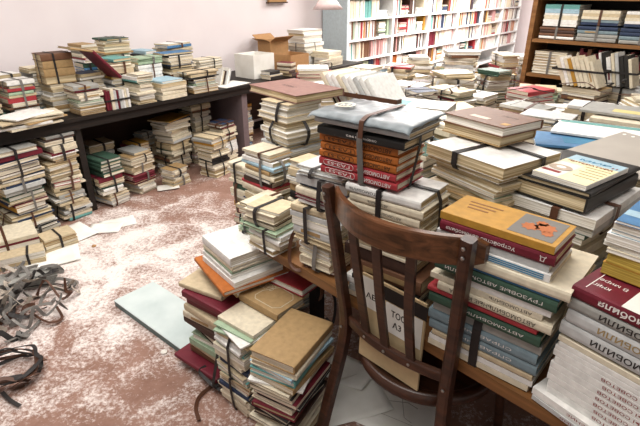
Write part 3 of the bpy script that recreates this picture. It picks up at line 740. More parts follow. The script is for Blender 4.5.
zW, _ = stack('the white books crowning the floor pile', (o.x, o.y), rz+.12, zP1, [
    ([B('h', .24, .2, .02, 'tan', 'pale', dx=-.01, dy=.01), B('p', .23, .2, .016, 'cream', 'pale')], []),
    ([B('h', .28, .26, .018, 'orange', 'pale', f=0, dx=-.002, dy=-.034, r=-.08, label='orange album sticking out under the white books of the floor pile', e=both(top_patch(-.02, .12, .075, .09, M_PAPER, 'cover_strip'),)),
      B('p', .24, .20, .022, 'white', 'pale', f=0, dy=-.004, dx=.01, r=.02), B('p', .22, .19, .016, 'white', 'pale', dx=-.005)], []),
    ([B('h', .215, .19, .012, 'sage', 'pale', dx=-.004, dy=.004), B('h', .215, .19, .018, 'cream', 'pale', dy=.002, r=.02), B('h', .215, .18, .034, 'white', 'pale', r=.0, label='thick plain white book crowning the floor pile')], [])], 'white books crowning the floor pile')
o, rz, ln = line((214, 325), (250, 349), .33); print('P2', o, math.degrees(rz), ln)
DQ = 'the strapped middle stack of the floor pile'
p2 = []; zq = .0
while zq < .30:
    T = R.uniform(.010, .022); p2.append(B('p', .155*R.uniform(.9, 1), .21, T, R.choice(('teal', 'cream', 'orange', 'cream', 'beige', 'sage', 'cream', 'navy', 'white', 'tan', 'beige')), R.choice(PGS), f=R.choice((0, 0, 2)), dx=R.uniform(-.008, .008), dy=R.uniform(-.006, .008), r=R.gauss(0, .04))); zq += T+.0007
p2t = [B('m', .17, .13, .007, 'sage', 'pale', r=.25, dy=.01), B('m', .17, .12, .006, 'white', 'pale', r=-.2, dx=.01), B('m', .17, .13, .006, 'sage', 'pale', r=.1, dy=.012), B('p', .17, .12, .014, 'cream', 'pale', r=.05, dy=.03)]
half = len(p2)//2
zP2, _ = stack(DQ, o+Vector((-.012, .0, 0)), rz, .001, [(p2[:half], [('x', 0, .012, M_STRAP)]), (p2[half:], [('x', .005, .012, M_STRAP)]), (p2t, [])], 'books in the strapped middle stack')
print('P2 top', zP2)
o, rz, ln = line((238, 292), (274, 311), .40); print('ger', o, ln)
def ger(root, r):
    text_mesh('СЕРВ', .06, .034, plain('ink_ivory', 'D8CDB2', .6), root, Matrix.Translation((-.05, .03, r.T+.0005)) @ Matrix.Rotation(.1, 4, 'Z'), name='cover_title', bold=-.01)
    MB().ribbon([Vector(p) for p in ((-.01, .055, r.T+.001), (.055, .05, r.T+.001), (.075, .03, r.T+.001), (.075, -.03, r.T+.001), (.055, -.05, r.T+.001), (-.03, -.05, r.T+.001), (-.045, -.035, r.T+.001), (-.045, .0, r.T+.001))], .0025, .0006, 0, True).build('cover_frame', plain('ink_ivory', 'D8CDB2', .6), root)
zG, _ = stack('the books over the middle stack', (o.x, o.y), rz, zP2, [([B('h', .19, .135, .03, 'tan', 'ivory', dx=.01, r=-.03, label='khaki brown hardback with framed cover in the floor pile', e=ger)], [])])
o = P(281, 281, zG+.03)
stack('the red books', (o.x+.01, o.y-.01), math.radians(-38), zG, [([B('h', .17, .13, .028, 'red', 'pale', f=2, label='plain red hardback on the khaki brown one, below a hanging strap')], [])])
o, rz, ln = line((258, 346), (300, 363), .40); print('P3', o, math.degrees(rz), ln)
DR = 'the floor stack nearest the chair leg'
p3 = []; zq = .0
while zq < .25:
    T = R.uniform(.012, .028); p3.append(B(R.choice('hhp'), .225*R.uniform(.9, 1), .155, T, R.choice(('cream', 'white', 'maroon', 'umber', 'beige', 'black', 'cream')), R.choice(PGS), f=R.choice((1, 3)), dx=R.uniform(-.014, .014), dy=R.uniform(-.012, .012), r=R.gauss(0, .07))); zq += T+.0007
zP3, _ = stack(DR, o+Vector((-.022, .004, 0)), rz, .001, [(p3[:4], [('x', -.02, .014, M_STRAP)]), (p3[4:], []),
    ([B('m', .25, .18, .006, 'white', 'pale', f=1, dx=-.02, r=.2), B('p', .23, .165, .02, 'tan', 'ivory', f=1, r=-.06), B('h', .225, .16, .022, 'teal', 'pale', f=1, r=.04, dx=-.006), B('p', .23, .16, .012, 'skyblue', 'pale', f=1, r=-.08),
      B('h', .23, .165, .02, 'cream', 'ivory', f=1, r=.03)], []),
    ([B('h', .235, .16, .03, 'tan', 'ivory', f=1, r=0., label='big plain khaki hardback topping the floor stack nearest the chair leg')], [])], 'books in the floor stack nearest the chair leg')
print('P3 top', zP3)
# pale plank on the floor
c1, c2, c3 = P(115, 306, 0), P(150, 288, 0), P(222, 385, 0)
ux = (c3-c1).normalized(); ang = math.atan2(ux.y, ux.x)
pk = empty('shelf_plank', TR(c1.x, c1.y, 0, ang)); tag(pk, 'pale grey-green painted plank lying flat on the floor under the pile', 'plank')
wd = abs((c2-c1).dot(Vector((-ux.y, ux.x, 0))))
print('plank', wd, (c3-c1).length)
MB().box(0, .74, 0, wd+.02, .0278, .0318).build('painted_face', M_PLANK, pk); MB().box(.001, .739, .001, wd+.019, .001, .0277).build('board', M_PLANKE, pk)

for q in range(-3, 9):
    FOOT.append(('wall', W(q*.45, .672), RT, .23, .2, 0, 3))
FOOT.append(('leg', W(.44, .0), RT, .026, .62, 0, TH)); FOOT.append(('leg', W(1.87, .0), RT, .036, .62, 0, TH)); FOOT.append(('leg', W(-.9, .0), RT, .026, .62, 0, TH))
for q in range(-3, 9): FOOT.append(('panel', W(q*.45, .615), RT, .23, .05, 0, TH))
# ------------------------------------------------------------------ under the long table
gstack('the tall front stack touching the dark table leg', W(.30, -.02), RT, 0, .56, .19, .2, per=(4, 6), strap=1., face=0)
gstack('the tall front stack second from the table leg', W(.045, -.07), RT, 0, .545, .26, .22, per=(4, 6), strap=1., pal=PAL+['red']*10+['navy']*10+['black']*6+['grey']*6)
cand = [(.38-.265*(i % 4)+R.uniform(-.02, .02), -.10+.28*(i//4)) for i in range(12)]+[(R.uniform(-.75, .36), R.uniform(-.15, .45)) for _ in range(60)]
fill(cand, W, 0, lambda s_, d_: R.uniform(.47, .555) if s_ > -.3 else R.uniform(.40, .55), RT, .05, (.18, .25), (.16, .22), .3, -.2, lambda r, i: f'the {NUM[i]} {("front", "middle", "rear")[min(r, 2)]} stack left under the long table', per=(4, 6), strap=1.)
UR = [(.60, -.02, .33, .19, .17), (.83, .02, .31, .20, .17), (.68, .26, .36, .19, .17), (.97, .22, .30, .2, .17), (1.06, -.06, .14, .18, .15), (1.27, .16, .43, .24, .19), (1.55, .24, .50, .21, .19), (1.44, -.14, .31, .21, .18),
      (1.64, .0, .36, .18, .17), (1.98, .15, .42, .2, .2)]
for i, (s, d, zt, L, D) in enumerate(UR):
    dd = ['the front stack just right of table leg', 'the second front stack right of table leg', 'the rear stack just right of table leg', 'the rear stack with strapped flat parcels', 'the low stack in the mouth of the table',
          'the stack topped by an open ochre folder', 'the tall rear stack near the plum table leg', 'the near stack by the plum table leg', 'the stack touching the plum table leg', 'the stack beyond the plum table leg'][i]
    tops = None
    if i == 5: tops = [B('m', .27, .19, .006, 'navy', 'pale', r=.2), B('m', .28, .2, .007, 'ochre', 'old', r=.3, label='open ochre folder spread on a stack under the long table')]
    gstack(dd, W(s, d), RT+R.uniform(-.12, .12), 0, zt, L, D, per=(4, 6), strap=.95, jr=.08, tops=tops)
cand = [(R.uniform(.52, 2.2), R.uniform(.05, .46)) for _ in range(70)]
fill(cand, W, 0, lambda s_, d_: R.uniform(.24, .36)+max(0, s_-1.1)*.12, RT, .12, (.16, .23), (.14, .18), .22, .0, lambda r, i: f'the {NUM[i]} {("near", "middle", "far")[min(r, 2)]} filler stack under the long table', per=(4, 6), strap=.9)
# flat bundles pushed out on the floor in front of the table's left half
def fstack(d, px, py, zt, r, items): 
    o = P(px, py, zt); return stack(d, o, r, .001, items)
fstack('the low floor stack below the table leg', 60, 236, .085, RT-.1, [([B('h', .18, .12, .02, 'beige', 'old'), B('h', .175, .12, .02, 'cream', 'old', r=.04), B('h', .18, .12, .02, 'tan', 'old', f=2), B('h', .17, .12, .018, 'beige', 'old')], [('x', 0, .013, M_STRAP)])])
fstack('the low folio pile by the floor papers', 4, 236, .16, RT-.25, [([B('p', .30, .21, .03, 'white', 'pale'), B('h', .31, .21, .028, 'umber', 'old', f=2), B('p', .31, .22, .03, 'cream', 'pale', f=2), B('m', .31, .22, .012, 'maroon', 'old'), B('m', .31, .22, .022, 'cream', 'old')], [('x', .0, .014, M_STRAPB)])])
fstack('the rolled bundle pair by the folio pile', 16, 256, .075, RT-.4, [([B('p', .26, .11, .03, 'cream', 'old', f=2), B('p', .26, .11, .035, 'beige', 'pale', f=2, r=.05)], [('x', .05, .013, M_STRAP)])])
fstack('the thin grey pamphlets near the strap heap', 22, 282, .05, RT-.55, [([B('m', .27, .12, .009, 'grey', 'ash', dx=.004*i, r=.02*i) for i in range(5)], [])])

# ------------------------------------------------------------------ on top of the long table
def tpx(desc, px, pyb, pyt, d, L=.2, D=.15, rot=0., **k):
    s, z1 = WP(px, pyt, d); s2, _ = WP(px, pyb, d)
    return gstack(desc, W(s, d), RT+rot, TH, max(TH+.03, z1), L, D, **k)
# tan strapped parcel standing on a stack of its own
s, z = WP(63, 84, .19)
gstack_('the base stack under the tan parcel', W(s, .19), RT, TH, .815, .2, .16, strap=.5, j=.006, jr=.03); FOOT.append(('base', W(s, .19), RT, .1, .17, TH, 1.02))
stack('the tan cross-strapped parcel', W(s, .195), RT-.08, .82, [([B('h', .185, .15, .044, 'tan', 'old', f=2), B('h', .185, .15, .046, 'tan', 'old'), B('h', .18, .15, .046, 'tan', 'old'), B('h', .185, .15, .040, 'brown', 'old')], [('x', -.02, .012, M_STRAP), ('y', .07, .012, M_STRAP)])])
s, z = WP(122, 106, .012)
FOOT.append(('strapped row', W(s-.02, .0), RT, .12, .14, TH, TH+.15))
s, z = WP(34, 112, -.05)
stack('the folders overhanging the long table edge', W(s, -.055), RT+.05, TH+.001, [([B('m', .3, .2, .010, 'cream', 'old', r=.05), B('m', .29, .2, .012, 'white', 'pale', dx=-.05, r=-.12), B('m', .26, .19, .008, 'tan', 'old', dx=.05, r=.22), B('m', .28, .2, .010, 'cream', 'ivory', r=-.05, dx=.02), B('m', .3, .2, .008, 'beige', 'pale', dx=-.06, r=.16), B('m', .28, .18, .008, 'cream', 'old', dx=.03, r=-.2), B('m', .26, .18, .007, 'white', 'pale', dx=-.02, r=.3)], [])])
def row(d, D, what, cells, **k):
    for i, (p0, p1, pt) in enumerate(cells):
        s0, _ = WP(p0, 100, d); s1, _ = WP(p1, 100, d); _, zt = WP((p0+p1)/2, pt, d)
        L = (s1-s0)*.94
        FOOT.append(('row', W((s0+s1)/2, d), RT, L/2, D, TH, zt))
        gstack_(f'the {NUM[i]} {what} stack on the long table', W((s0+s1)/2, d), RT+R.uniform(-.04, .04), TH, zt, L*.96, D*.93, per=(3, 6), strap=.7, j=.008, jr=.05, pal=PAL+(['blue']*5+['navy']*5+['black']*9+['skyblue']*6 if i in k.get('dark', ()) else []))
row(.0, .17, 'edge', [(-46, -4, 92), (76, 106, 84), (138, 160, 74), (160, 190, 79), (190, 224, 71)], dark=(3, 4))
row(.19, .17, 'middle', [(-40, 6, 66), (6, 42, 80), (82, 112, 72), (112, 142, 57), (142, 170, 57), (170, 202, 52)], dark=(4, 5))
row(.38, .17, 'wall-side', [(-44, 0, 57), (0, 34, 74), (34, 66, 66), (88, 112, 44), (112, 144, 38), (148, 168, 50), (168, 202, 43), (202, 228, 58)], dark=(5, 6))
s, z = WP(122, 106, .012)
standing('the strapped upright row on the long table', W(s-.10, .012), RT, TH, 9, .135, .12, pal=['cream', 'maroon', 'white', 'beige', 'cream', 'maroon', 'silver'], strap=(.06,), tr=(.014, .022))
s, z = WP(222, 68, .12)
standing('the leaning row near the end of the long table', W(s-.02, .14), RT, TH, 6, .13, .1, pal=['black', 'cream', 'silver', 'white', 'umber'], lean=.35, tr=(.014, .02))
s, z = WP(98, 70, .2)
mb = MB(); M1 = TR(*W(s, .16, .91), RT) @ Matrix.Rotation(math.radians(48), 4, 'Y')
rec('h', .24, .17, .02, 'maroon', 'pale', M1 @ Matrix.Translation((0, 0, 0)), 'dark red open hardback leaning tent-like over the long table stacks')
M2 = TR(*W(s-.10, .17, 1.005), RT) @ Matrix.Rotation(math.radians(12), 4, 'Y')
rec('h', .22, .17, .012, 'tan', 'old', M2, 'tan board book propped against the leaning dark red hardback')

# far end of the long table: boxes and white sets
def carton(desc, o, rz, z, lx, ly, lz, flap=True, m=M_CARD):
    r = empty('cardboard_box', TR(o.x, o.y, z, rz)); tag(r, desc, 'box')
    FOOT.append(('carton', o+UT*(lx/2), rz, lx/2, ly, z, z+lz))
    mb = MB(); t = .004
    mb.box(0, lx, 0, t, 0, lz).box(0, lx, ly-t, ly, 0, lz).box(0, t, t, ly-t, 0, lz).box(lx-t, lx, t, ly-t, 0, lz).box(t, lx-t, t, ly-t, 0, t)
    mb.build('box_body', m, r)
    if flap:
        f1 = MB(); f1.box(0, lx, -.09, 0, 0, t); f1.build('flap', m, r, TR(0, .0, lz, 0, math.radians(-30)))
        f2 = MB(); f2.box(0, lx, 0, .09, 0, t); f2.build('flap', m, r, TR(0, ly, lz, 0, math.radians(35)))
        f3 = MB(); f3.box(-.08, 0, 0, ly, 0, t); f3.build('flap', m, r, TR(.0, 0, lz, 0, 0, math.radians(20)))
    return r
def spx(px, d, z):      # along-table position of a picture column on the table top
    r = ray(px, 60); o = W(0, d); k = o.dot(NT)/r.dot(NT); return (r*k-o).dot(UT)
FAR = TH
for (px, d, zb, L, H, c, lab) in [(264, .14, .70, .26, .16, M_PAPER, 'white paper-wrapped parcel beside the opened cartons'), (300, .05, .66, .26, .17, M_CARD, 'brown carton facing the aisle at the end of the long table')]:
    s = spx(px, d, zb); carton(lab, W(s-L/2, d), RT, TH, L, .24, zb-TH+H-.02, c is M_CARD and px < 290, c)
s = spx(283, .36, .7); carton('opened brown carton with raised flaps against the pale wall', W(s-.13, .40), RT, TH, .26, .17, .26)
s = spx(312, .34, .7)
gstack('the white strapped set beside the opened carton', W(s, .30), RT, TH, .98, .34, .24, per=(7, 8), pal=['white', 'white', 'cream'], strap=.3, tm=(.025, .035), j=.01, jr=.03, face=0)
for i, (px, d, zt, L, D, pal) in enumerate([(252, .18, .74, .3, .22, ['pink', 'cream', 'ochre']), (290, .02, .76, .16, .2, ['maroon', 'black', 'umber']), (335, .1, .78, .3, .22, ['white', 'cream', 'maroon']), (326, .02, .72, .22, .05, ['white', 'cream']), (272, .03, .715, .2, .15, ['white', 'silver', 'black'])]):
    s = spx(px, d, .7); gstack(f'the {NUM[i]} low stack at the table far end', W(s, d), RT+R.uniform(-.1, .1), TH, zt, L, D, per=(3, 4), pal=pal, strap=.6)
s = spx(236, .10, .66)
sh = empty('paper_sheet', TR(*W(s-.05, .03, TH+.0008), RT+.1)); tag(sh, 'white sheet lying at the bare end of the long table', 'paper')
MB().box(-.15, .15, 0, .2, 0, .0012).build('sheet', M_PAPER, sh)

# tilted fan of white hardbacks with a brown strap
for i in range(9):
    T = .023; ln = math.radians(-37)
    M1 = FM @ Matrix.Translation((-.075+i*.0295, .10, .0)) @ Matrix.Rotation(ln, 4, 'Y') @ Matrix.Rotation(-PI/2, 4, 'Y') @ Matrix.Translation((.1, 0, -T/2)) @ Matrix.Translation((.012, 0, 0))
    rec('h', .2, .19, T, ('cream', 'white', 'white', 'cream', 'white', 'white', 'silver', 'white', 'white')[i], 'pale', M1, f'white hardback, {("first", *ORD[1:])[i]} in the tilted fan held by a brown strap', 'white hardbacks in the tilted fan')
fs_ = MB().sweep([Vector(p) for p in ((-.19, .03, .10), (-.188, -.003, .10), (-.10, -.0045, .10), (.1, -.0045, .10), (.19, -.003, .10), (.192, .03, .10))], lambda i: [(-.0008, -.009), (.0008, -.009), (.0008, .009), (-.0008, .009)]).build('tying_strap', M_STRAPB)
fs_.matrix_world = FM; tag(fs_, 'brown strap running level across the tilted white fan', 'strap')
# white book with green back cover
o = P(418, 103, .955); 
stack('the white and green book', (o.x, o.y), RE+.33, .906, [([B('h', .23, .16, .03, 'white', 'pale', f=2, label='white hardback with green corner lying across strapped stacks', e=top_patch(.05, .112, -.02, .078, cmat('teal'), 'cover_corner'))], [])])

# ------------------------------------------------------------------ the wooden shelf
SH = TR(*E(-.83, 2.80), RE); SO = E(-.83, 2.80)
sf = empty('wooden_shelf', SH); tag(sf, 'orange-brown wooden shelf unit holding strapped sets', 'shelf')
MB().box(.018, .052, 0, .30, 0, 2.1).build('upright', M_SHELFW, sf)
MB().box(1.7, 1.755, 0, .30, 0, 2.1).build('upright', M_SHELFW, sf)
for zz in (.52, .795, 1.035, 1.315, 1.6): MB().box(.0552, 1.6998, .005, .29, zz-.022, zz).build('shelf_board', M_SHELFW, sf)
MB().box(.0, 1.755, .301, .312, 0, 2.1).build('back_panel', M_DARK, sf)
def SHP(x, y): return E(-.83+x, 2.80+y)
def shset(desc, x, zb, n, L, T, pal, k='h', face=0, strap=M_STRAP, D=.2, lab=None, zoff=0):
    its = []
    for i in range(n): its.append(B(k, L, D, T*R.uniform(.92, 1.05), pal[min(i*len(pal)//n, len(pal)-1)], 'pale', f=face, dx=R.uniform(-.003, .003), dy=R.uniform(0, .004)))
    return stack(desc, SHP(x, .02), RE, zb, [(its, [('x', .0, .016, strap)])])[0]
z1 = shset('the brown set by the shelf post', .21, 1.036, 4, .24, .019, ['white', 'brown', 'umber', 'brown'], strap=M_STRAPG)
shset('the turquoise-topped set above the brown set', .22, z1, 10, .23, .0135, ['white', 'white', 'cream', 'white', 'skyblue', 'teal', 'teal'], 'p')
z1 = shset('the second strapped set from the shelf post', .475, 1.036, 4, .25, .024, ['grey', 'grey', 'slate', 'navy'], strap=M_STRAPG)
shset('the navy set above the second shelf set', .475, z1, 5, .23, .018, ['navy', 'slate', 'cream', 'beige', 'cream'], 'p', strap=M_STRAPB)
z1 = shset('the third strapped set from the shelf post', .74, 1.036, 4, .25, .024, ['grey', 'slate', 'navy', 'navy'], strap=M_STRAPG)
shset('the cream set over the third shelf set', .74, z1, 5, .23, .018, ['navy', 'white', 'cream', 'beige', 'white'], 'p')
shset('the tan set on the lower shelf by the post', .20, .796, 8, .23, .019, ['cream', 'tan', 'beige', 'tan', 'tan', 'beige', 'cream'], 'h', 2, strap=M_STRAPG)
standing('the row at the back of the lower shelf', SHP(.36, .06), RE, .796, 26, .19, .14, pal=['umber', 'brown', 'maroon', 'black', 'cream', 'navy', 'silver'])
# piles in front of the shelf
for q in range(5): FOOT.append(('shelf', SHP(.2+q*.38, -.01), RE, .2, .33, 0, 2.1))
s_, d_ = .08, 2.28
p = P(562, 84, .85)
standing('the leaning row in front of the wooden shelf', (p.x, p.y), RE, .842, 9, .18, .13, pal=['cream', 'cream', 'beige', 'white', 'ochre', 'cream'], lean=-.45, strap=(.09,), tr=(.016, .026))
gstack('the stack carrying the leaning row', (p.x+.09, p.y-.09), RE, WT, .838, .24, .18, strap=.5)
p = P(600, 84, .85)
standing('the second leaning row in front of the wooden shelf', (p.x, p.y), RE, .842, 8, .19, .13, pal=['silver', 'cream', 'black', 'beige', 'white', 'grey'], lean=-.28, strap=(.08,), tr=(.014, .026))
gstack('the stack carrying the second leaning row', (p.x+.08, p.y-.08), RE, WT, .838, .24, .18, strap=.5)
gpx('the tall beige stack before the wooden shelf', 630, 76, .88, WT, RE, L=.24, D=.14, reach=.15, pal=['tan', 'beige', 'grey', 'cream'], per=(6, 8))
gpx('the grey-strapped stack before the beige one', 590, 108, .86, WT, RE+.1, L=.24, D=.17, pal=['cream', 'beige', 'white'], per=(5, 6))
gpx('the white pile in front of the far bookcases', 510, 55, .86, WT, RE+.1, L=.26, D=.2, pal=['white', 'white', 'cream', 'pink'], per=(4, 5))

# loose folders and magazines lying over the stacks on the near table
def flat(name, lab, cat, corners_w, rz, z, L, D, T, col, page, rx=0, ry=0, extra=None, kind='m'):
    M1 = TR(corners_w[0], corners_w[1], z, rz, rx, ry)
    return rec(kind, L, D, T, col, page, M1, lab, None, extra, True)
gstack('the stack under the grey perforated folder', (.88, 1.26), math.radians(-60), WT, .885, .24, .18, strap=.4)
p = P(606, 160, .92)
gm = TR(.94, 1.334, .915, math.radians(-68), math.radians(8), 0)
gf = empty('perforated_folder', gm); tag(gf, 'grey cardboard folder with a perforated edge lying tilted over the stacks', 'folder')
MB().box(-.17, .17, -.13, .13, 0, .004).build('cover', M_GREYF, gf)
mb = MB()
for i in range(11): mb.lathe([(.0001, .0043), (.0055, .0043), (.0055, .0047), (.0001, .0047)], 8, 0, TR(-.15+i*.03, .11, 0))
h = mb.build('punched_holes', M_PAPER, gf)
flat('magazine', 'blue magazine half under the white open book, beside the grey folder', 'magazine', P(572, 140, .88), RE+.5, .872, .25, .18, .009, 'blue', 'pale', extra=top_patch(-.03, .1, -.05, .03, M_INKB, 'cover_picture'))
gstack('the stack under the blue magazine', P(566, 158, .868), RE+.3, WT, .868, .22, .17, strap=.4)
flat('magazine', 'white open magazine with a teal strip behind the grey folder', 'magazine', P(600, 128, .90), RE+.25, .885, .3, .21, .008, 'white', 'pale', extra=top_patch(-.14, .14, .06, .10, cmat('teal'), 'cover_band'))
gstack('the stack under the teal-edged magazine', P(602, 140, .88), RE+.2, WT, .88, .24, .16, strap=.4)
flat('magazine', 'grey-brown folder with a yellow slip by the tall beige stack', 'folder', P(620, 112, .9), RE+.1, .90, .26, .2, .01, 'grey', 'ash', extra=top_patch(-.02, .1, -.06, .0, plain('slip_yellow', 'D9CB8B', .7), 'paper_slip'))
gstack('the stack under the yellow slip', P(620, 122, .895), RE+.1, WT, .895, .24, .17, strap=.4)

# ------------------------------------------------------------------ clutter over the wide work tables
PALC = PAL+['white']*26+['silver']*8+['maroon']*3+['red']*2+['teal']*2
inview = lambda s_, d_: E(s_, d_).x/E(s_, d_).y < .80 and -1.9 < s_ < 1.45
cand = [(R.uniform(-.3, 1.2), R.uniform(.26, .70)) for _ in range(140)]
fill([c for c in cand if inview(*c)], E, WT, lambda s_, d_: WT+R.uniform(.25, .34), RE, .2, (.15, .21), (.12, .16), .2, .2, lambda r, i: f'the {NUM[i]} stack, {ROWN[r]} row behind the car books', per=(4, 6), pal=PALC, strap=.8)
cand = [(R.uniform(-.88, 1.45), R.uniform(.86, 2.55)) for _ in range(620)]
fill([c for c in cand if inview(*c)], E, WT, lambda s_, d_: WT+R.uniform(.18, .34), RE, .5, (.20, .28), (.15, .21), .21, .8, lambda r, i: f'the {NUM[i]} stack, {ROWN[r]} row of the wide table', per=(3, 6), pal=PALC, strap=.8, jr=.16)
cand = [(R.uniform(-1.75, -1.03), R.uniform(1.34, 3.08)) for _ in range(220)]
fill(cand, E, WT, lambda s_, d_: WT+R.uniform(.16, .34), RE, .6, (.2, .28), (.14, .20), .22, 1.3, lambda r, i: f'the {NUM[i]} stack, {ROWN[r]} row by the white bookcases', per=(3, 5), pal=PALC+['white']*20, strap=.3, jr=.16)
# ------------------------------------------------------------------ white bookcases along the wall
BT0 = 3.76
bays = 6
PALB = ['white']*20+['cream']*10+['silver']*6+['pink']*6+['red']*3+['maroon']*2+['umber']*3+['brown']*2+['teal']*2+['sage']*2+['black']*2+['navy']*2+['ochre']*2+['orange']*2
for b in range(bays):
    s0 = BT0+b*1.0
    bc = empty('bookcase', TR(*W(s0, .33), RT)); tag(bc, f'white bookcase, {NUM[b]} along the wall from the pale blue end panel', 'bookcase', 'white bookcases along the wall')
    MB().box(.02, .045, 0, .34, 0, 1.95).build('upright', M_WHITEP, bc)
    MB().box(.995, 1.0195, 0, .34, 0, 1.95).build('upright', M_WHITEP, bc)
    if b == 0: MB().box(.0, .0195, 0, .345, 0, 1.95).build('end_panel', M_BLUEP, bc)
    MB().box(.045, .995, .335, .345, .0, 1.95).build('back_panel', M_WHITEP, bc)
    for zz in (.13, .37, .60, .825, 1.05, 1.285, 1.52, 1.75): MB().box(.0452, .9948, .0, .333, zz-.02, zz).build('shelf_board', M_WHITEP, bc)
    for q, zz in enumerate((.37, .60, .825, 1.05, 1.285)):
        x = .06; n = 0
        desc = f'the {zz:.2f} shelf'
        lv = {(.37): 'lowest', .60: 'low', .825: 'middle', 1.05: 'upper', 1.285: 'top'}[zz]
        dn = f'the {lv} shelf of the {NUM[b]} white bookcase'
        while x < .93:
            m = R.randint(4, 9); tt = R.uniform(.02, .034)
            c = R.choice(PALB); pl = [c]*3+[R.choice(PALB)] if R.random() < .6 else PALB
            o = W(s0+x, .33+.03)
            x += standing(dn, o, RT, zz+.0008, min(m, int((.97-x)/tt)), .20, .17, pal=pl, tr=(tt*.8, tt), hv=.88, start=n, lab='{c} {k}, {o} along {d}') + R.choice((0.0, 0.0, .03))
            n += m
            if R.random() < .25 and x < .74:
                gstack_(f'the flat pile, {lv} shelf, {NUM[b]} white bookcase', W(s0+x+.11, .36), RT, zz+.0005, zz+R.uniform(.06, .17), .19, .15, pal=PALB, strap=.3, j=.006, jr=.04); x += .225
            if (.97-x)/tt < 1: break

# ------------------------------------------------------------------ papers, straps, lamp
def sheet(lab, px, py, w, h, rz, name='paper_sheet', z=.0016, curl=.0, m=None, mark=None, group=None):
    p = P(px, py, z); r = empty(name, TR(p.x, p.y, z, rz)); tag(r, lab, 'paper', group)
    mb = gridsheet(MB(), -w/2, w/2, -h/2, h/2, 8, 8, lambda x, y: .0012+curl*max(0, (x/w+.1))**2+curl*.5*max(0, (y/h))**2, .0007)
    mb.build('sheet', m or M_PAPER, r, smooth=True)
    if mark: mark(r)
    return r
for i, (px, py, w, h, a, lab) in enumerate([(118, 223, .21, .15, .5, 'white sheet on the floor in front of the dark table leg'), (105, 228, .2, .14, .1, 'torn white sheet lapped under the one at the table leg'),
        (62, 238, .34, .24, .9, 'large white sheet fanned on the floor below the low stack'), (52, 258, .28, .2, .5, 'white sheet between the grey pamphlets and the large fanned sheet'),
        (40, 250, .28, .2, 1.3, 'white sheet sticking out from the rolled bundles'), (168, 187, .16, .11, .4, 'white sheet on the floor before the low stack in the table mouth')]):
    sheet(lab, px, py, w, h, a, z=.0012+.0016*i, curl=.02 if i in (2, 3) else .008)
def plan(r):
    mb = MB(); q = lambda *p: [Vector((x, y, .0030)) for x, y in p]
    mb.ribbon(q((-.09, -.02), (.05, .03), (.09, .02)), .0025, .0004); mb.ribbon(q((-.06, .03), (-.01, -.05)), .002, .0004); mb.ribbon(q((.02, .05), (.06, -.04), (.09, -.05)), .002, .0004)
    mb.ribbon(q((-.1, -.06), (.1, -.06)), .0015, .0004); mb.build('pencil_drawing', M_GREYF, r)
sheet('drawing sheet with a pencil sketch on the floor under the chair', 392, 404, .36, .27, -.5, z=.0016, curl=.0, mark=plan)
sheet('blank crumpled sheet under the chair beside its rear leg', 352, 398, .24, .2, .3, z=.0034, curl=.03)
sheet('white sheet sticking out of the floor stack by the chair leg', 348, 372, .2, .14, -.6, z=.0052, curl=.06)
for i, (px, py) in enumerate([(164, 352), (94, 246)]):
    p = P(px, py, .004); mb = MB(); mb.lathe([(.0001, .0), (.012, .001), (.014, .006), (.006, .011), (.0001, .010)], 7, 0, TR(p.x, p.y, .0005, i))
    tag(mb.build('paper_scrap', M_PAPER if i == 0 else M_CARD), ('small crumpled white scrap beside the pale plank', 'tiny tan scrap on the dusty floor')[i], 'scrap')

# tangled heap of discarded straps
H0 = P(8, 304, .03)
hc = 0
for i in range(64):
    a = R.uniform(0, 2*PI); rr = .23*math.sqrt(R.random())
    c = Vector((H0.x-.05+rr*math.cos(a)*1.15, H0.y+rr*math.sin(a)*1.2, 0)); pts = []; th = R.uniform(0, 2*PI)
    zc_ = .012+.16*max(0, 1-rr/.27)*R.random()
    for k in range(R.randint(5, 8)):
        th += R.gauss(0, .9); c = c+Vector((math.cos(th), math.sin(th), 0))*R.uniform(.035, .075)
        if (c-H0).length > .31: c = H0.lerp(c, .8); c.z = 0; th += 1.5
        pts.append(Vector((c.x, c.y, max(.007, zc_+R.gauss(0, .018)))))
    ang0 = R.uniform(0, PI)
    up = (lambda a0: (lambda i: Vector((math.sin(a0+i*.12)*.8, math.cos(a0+i*.09)*.5, .6+.4*math.cos(i*.2+a0)))))(ang0)
    m = R.choice((M_STRAP, M_STRAP, M_STRAPG, M_STRAPG, M_STRAPP, M_STRAPP, M_STRAPB))
    o = MB().ribbon(smooth_path(pts, 6), R.uniform(.013, .024), .0018, 0, False, up).build('tying_strap', m)
    word = 'black' if m is M_STRAP else ('brown' if m is M_STRAPB else ('pale' if m is M_STRAPP else 'grey'))
    tag(o, f'{word} loose strap tangled in the heap on the floor by the pamphlets', 'strap', f'{word} straps in the floor heap')
for i, (a, lab) in enumerate([(((20, 288), (40, 285), (58, 284), (70, 286), (66, 289)), 'black strap reaching out of the heap onto the dusty floor'), (((40, 320), (30, 330), (15, 338), (5, 342)), 'grey strap trailing from the near side of the heap'), (((30, 312), (48, 322), (62, 318), (56, 306)), 'looped brown strap at the edge of the heap')]):
    pts = [P(x, y, .012+.008*(k % 2)) for k, (x, y) in enumerate(a)]
    tag(MB().ribbon(smooth_path(pts, 6), .013, .0018, 0, False, lambda i: Vector((.3, .2, 1))).build('tying_strap', (M_STRAP, M_STRAPG, M_STRAPB)[i]), lab, 'strap')
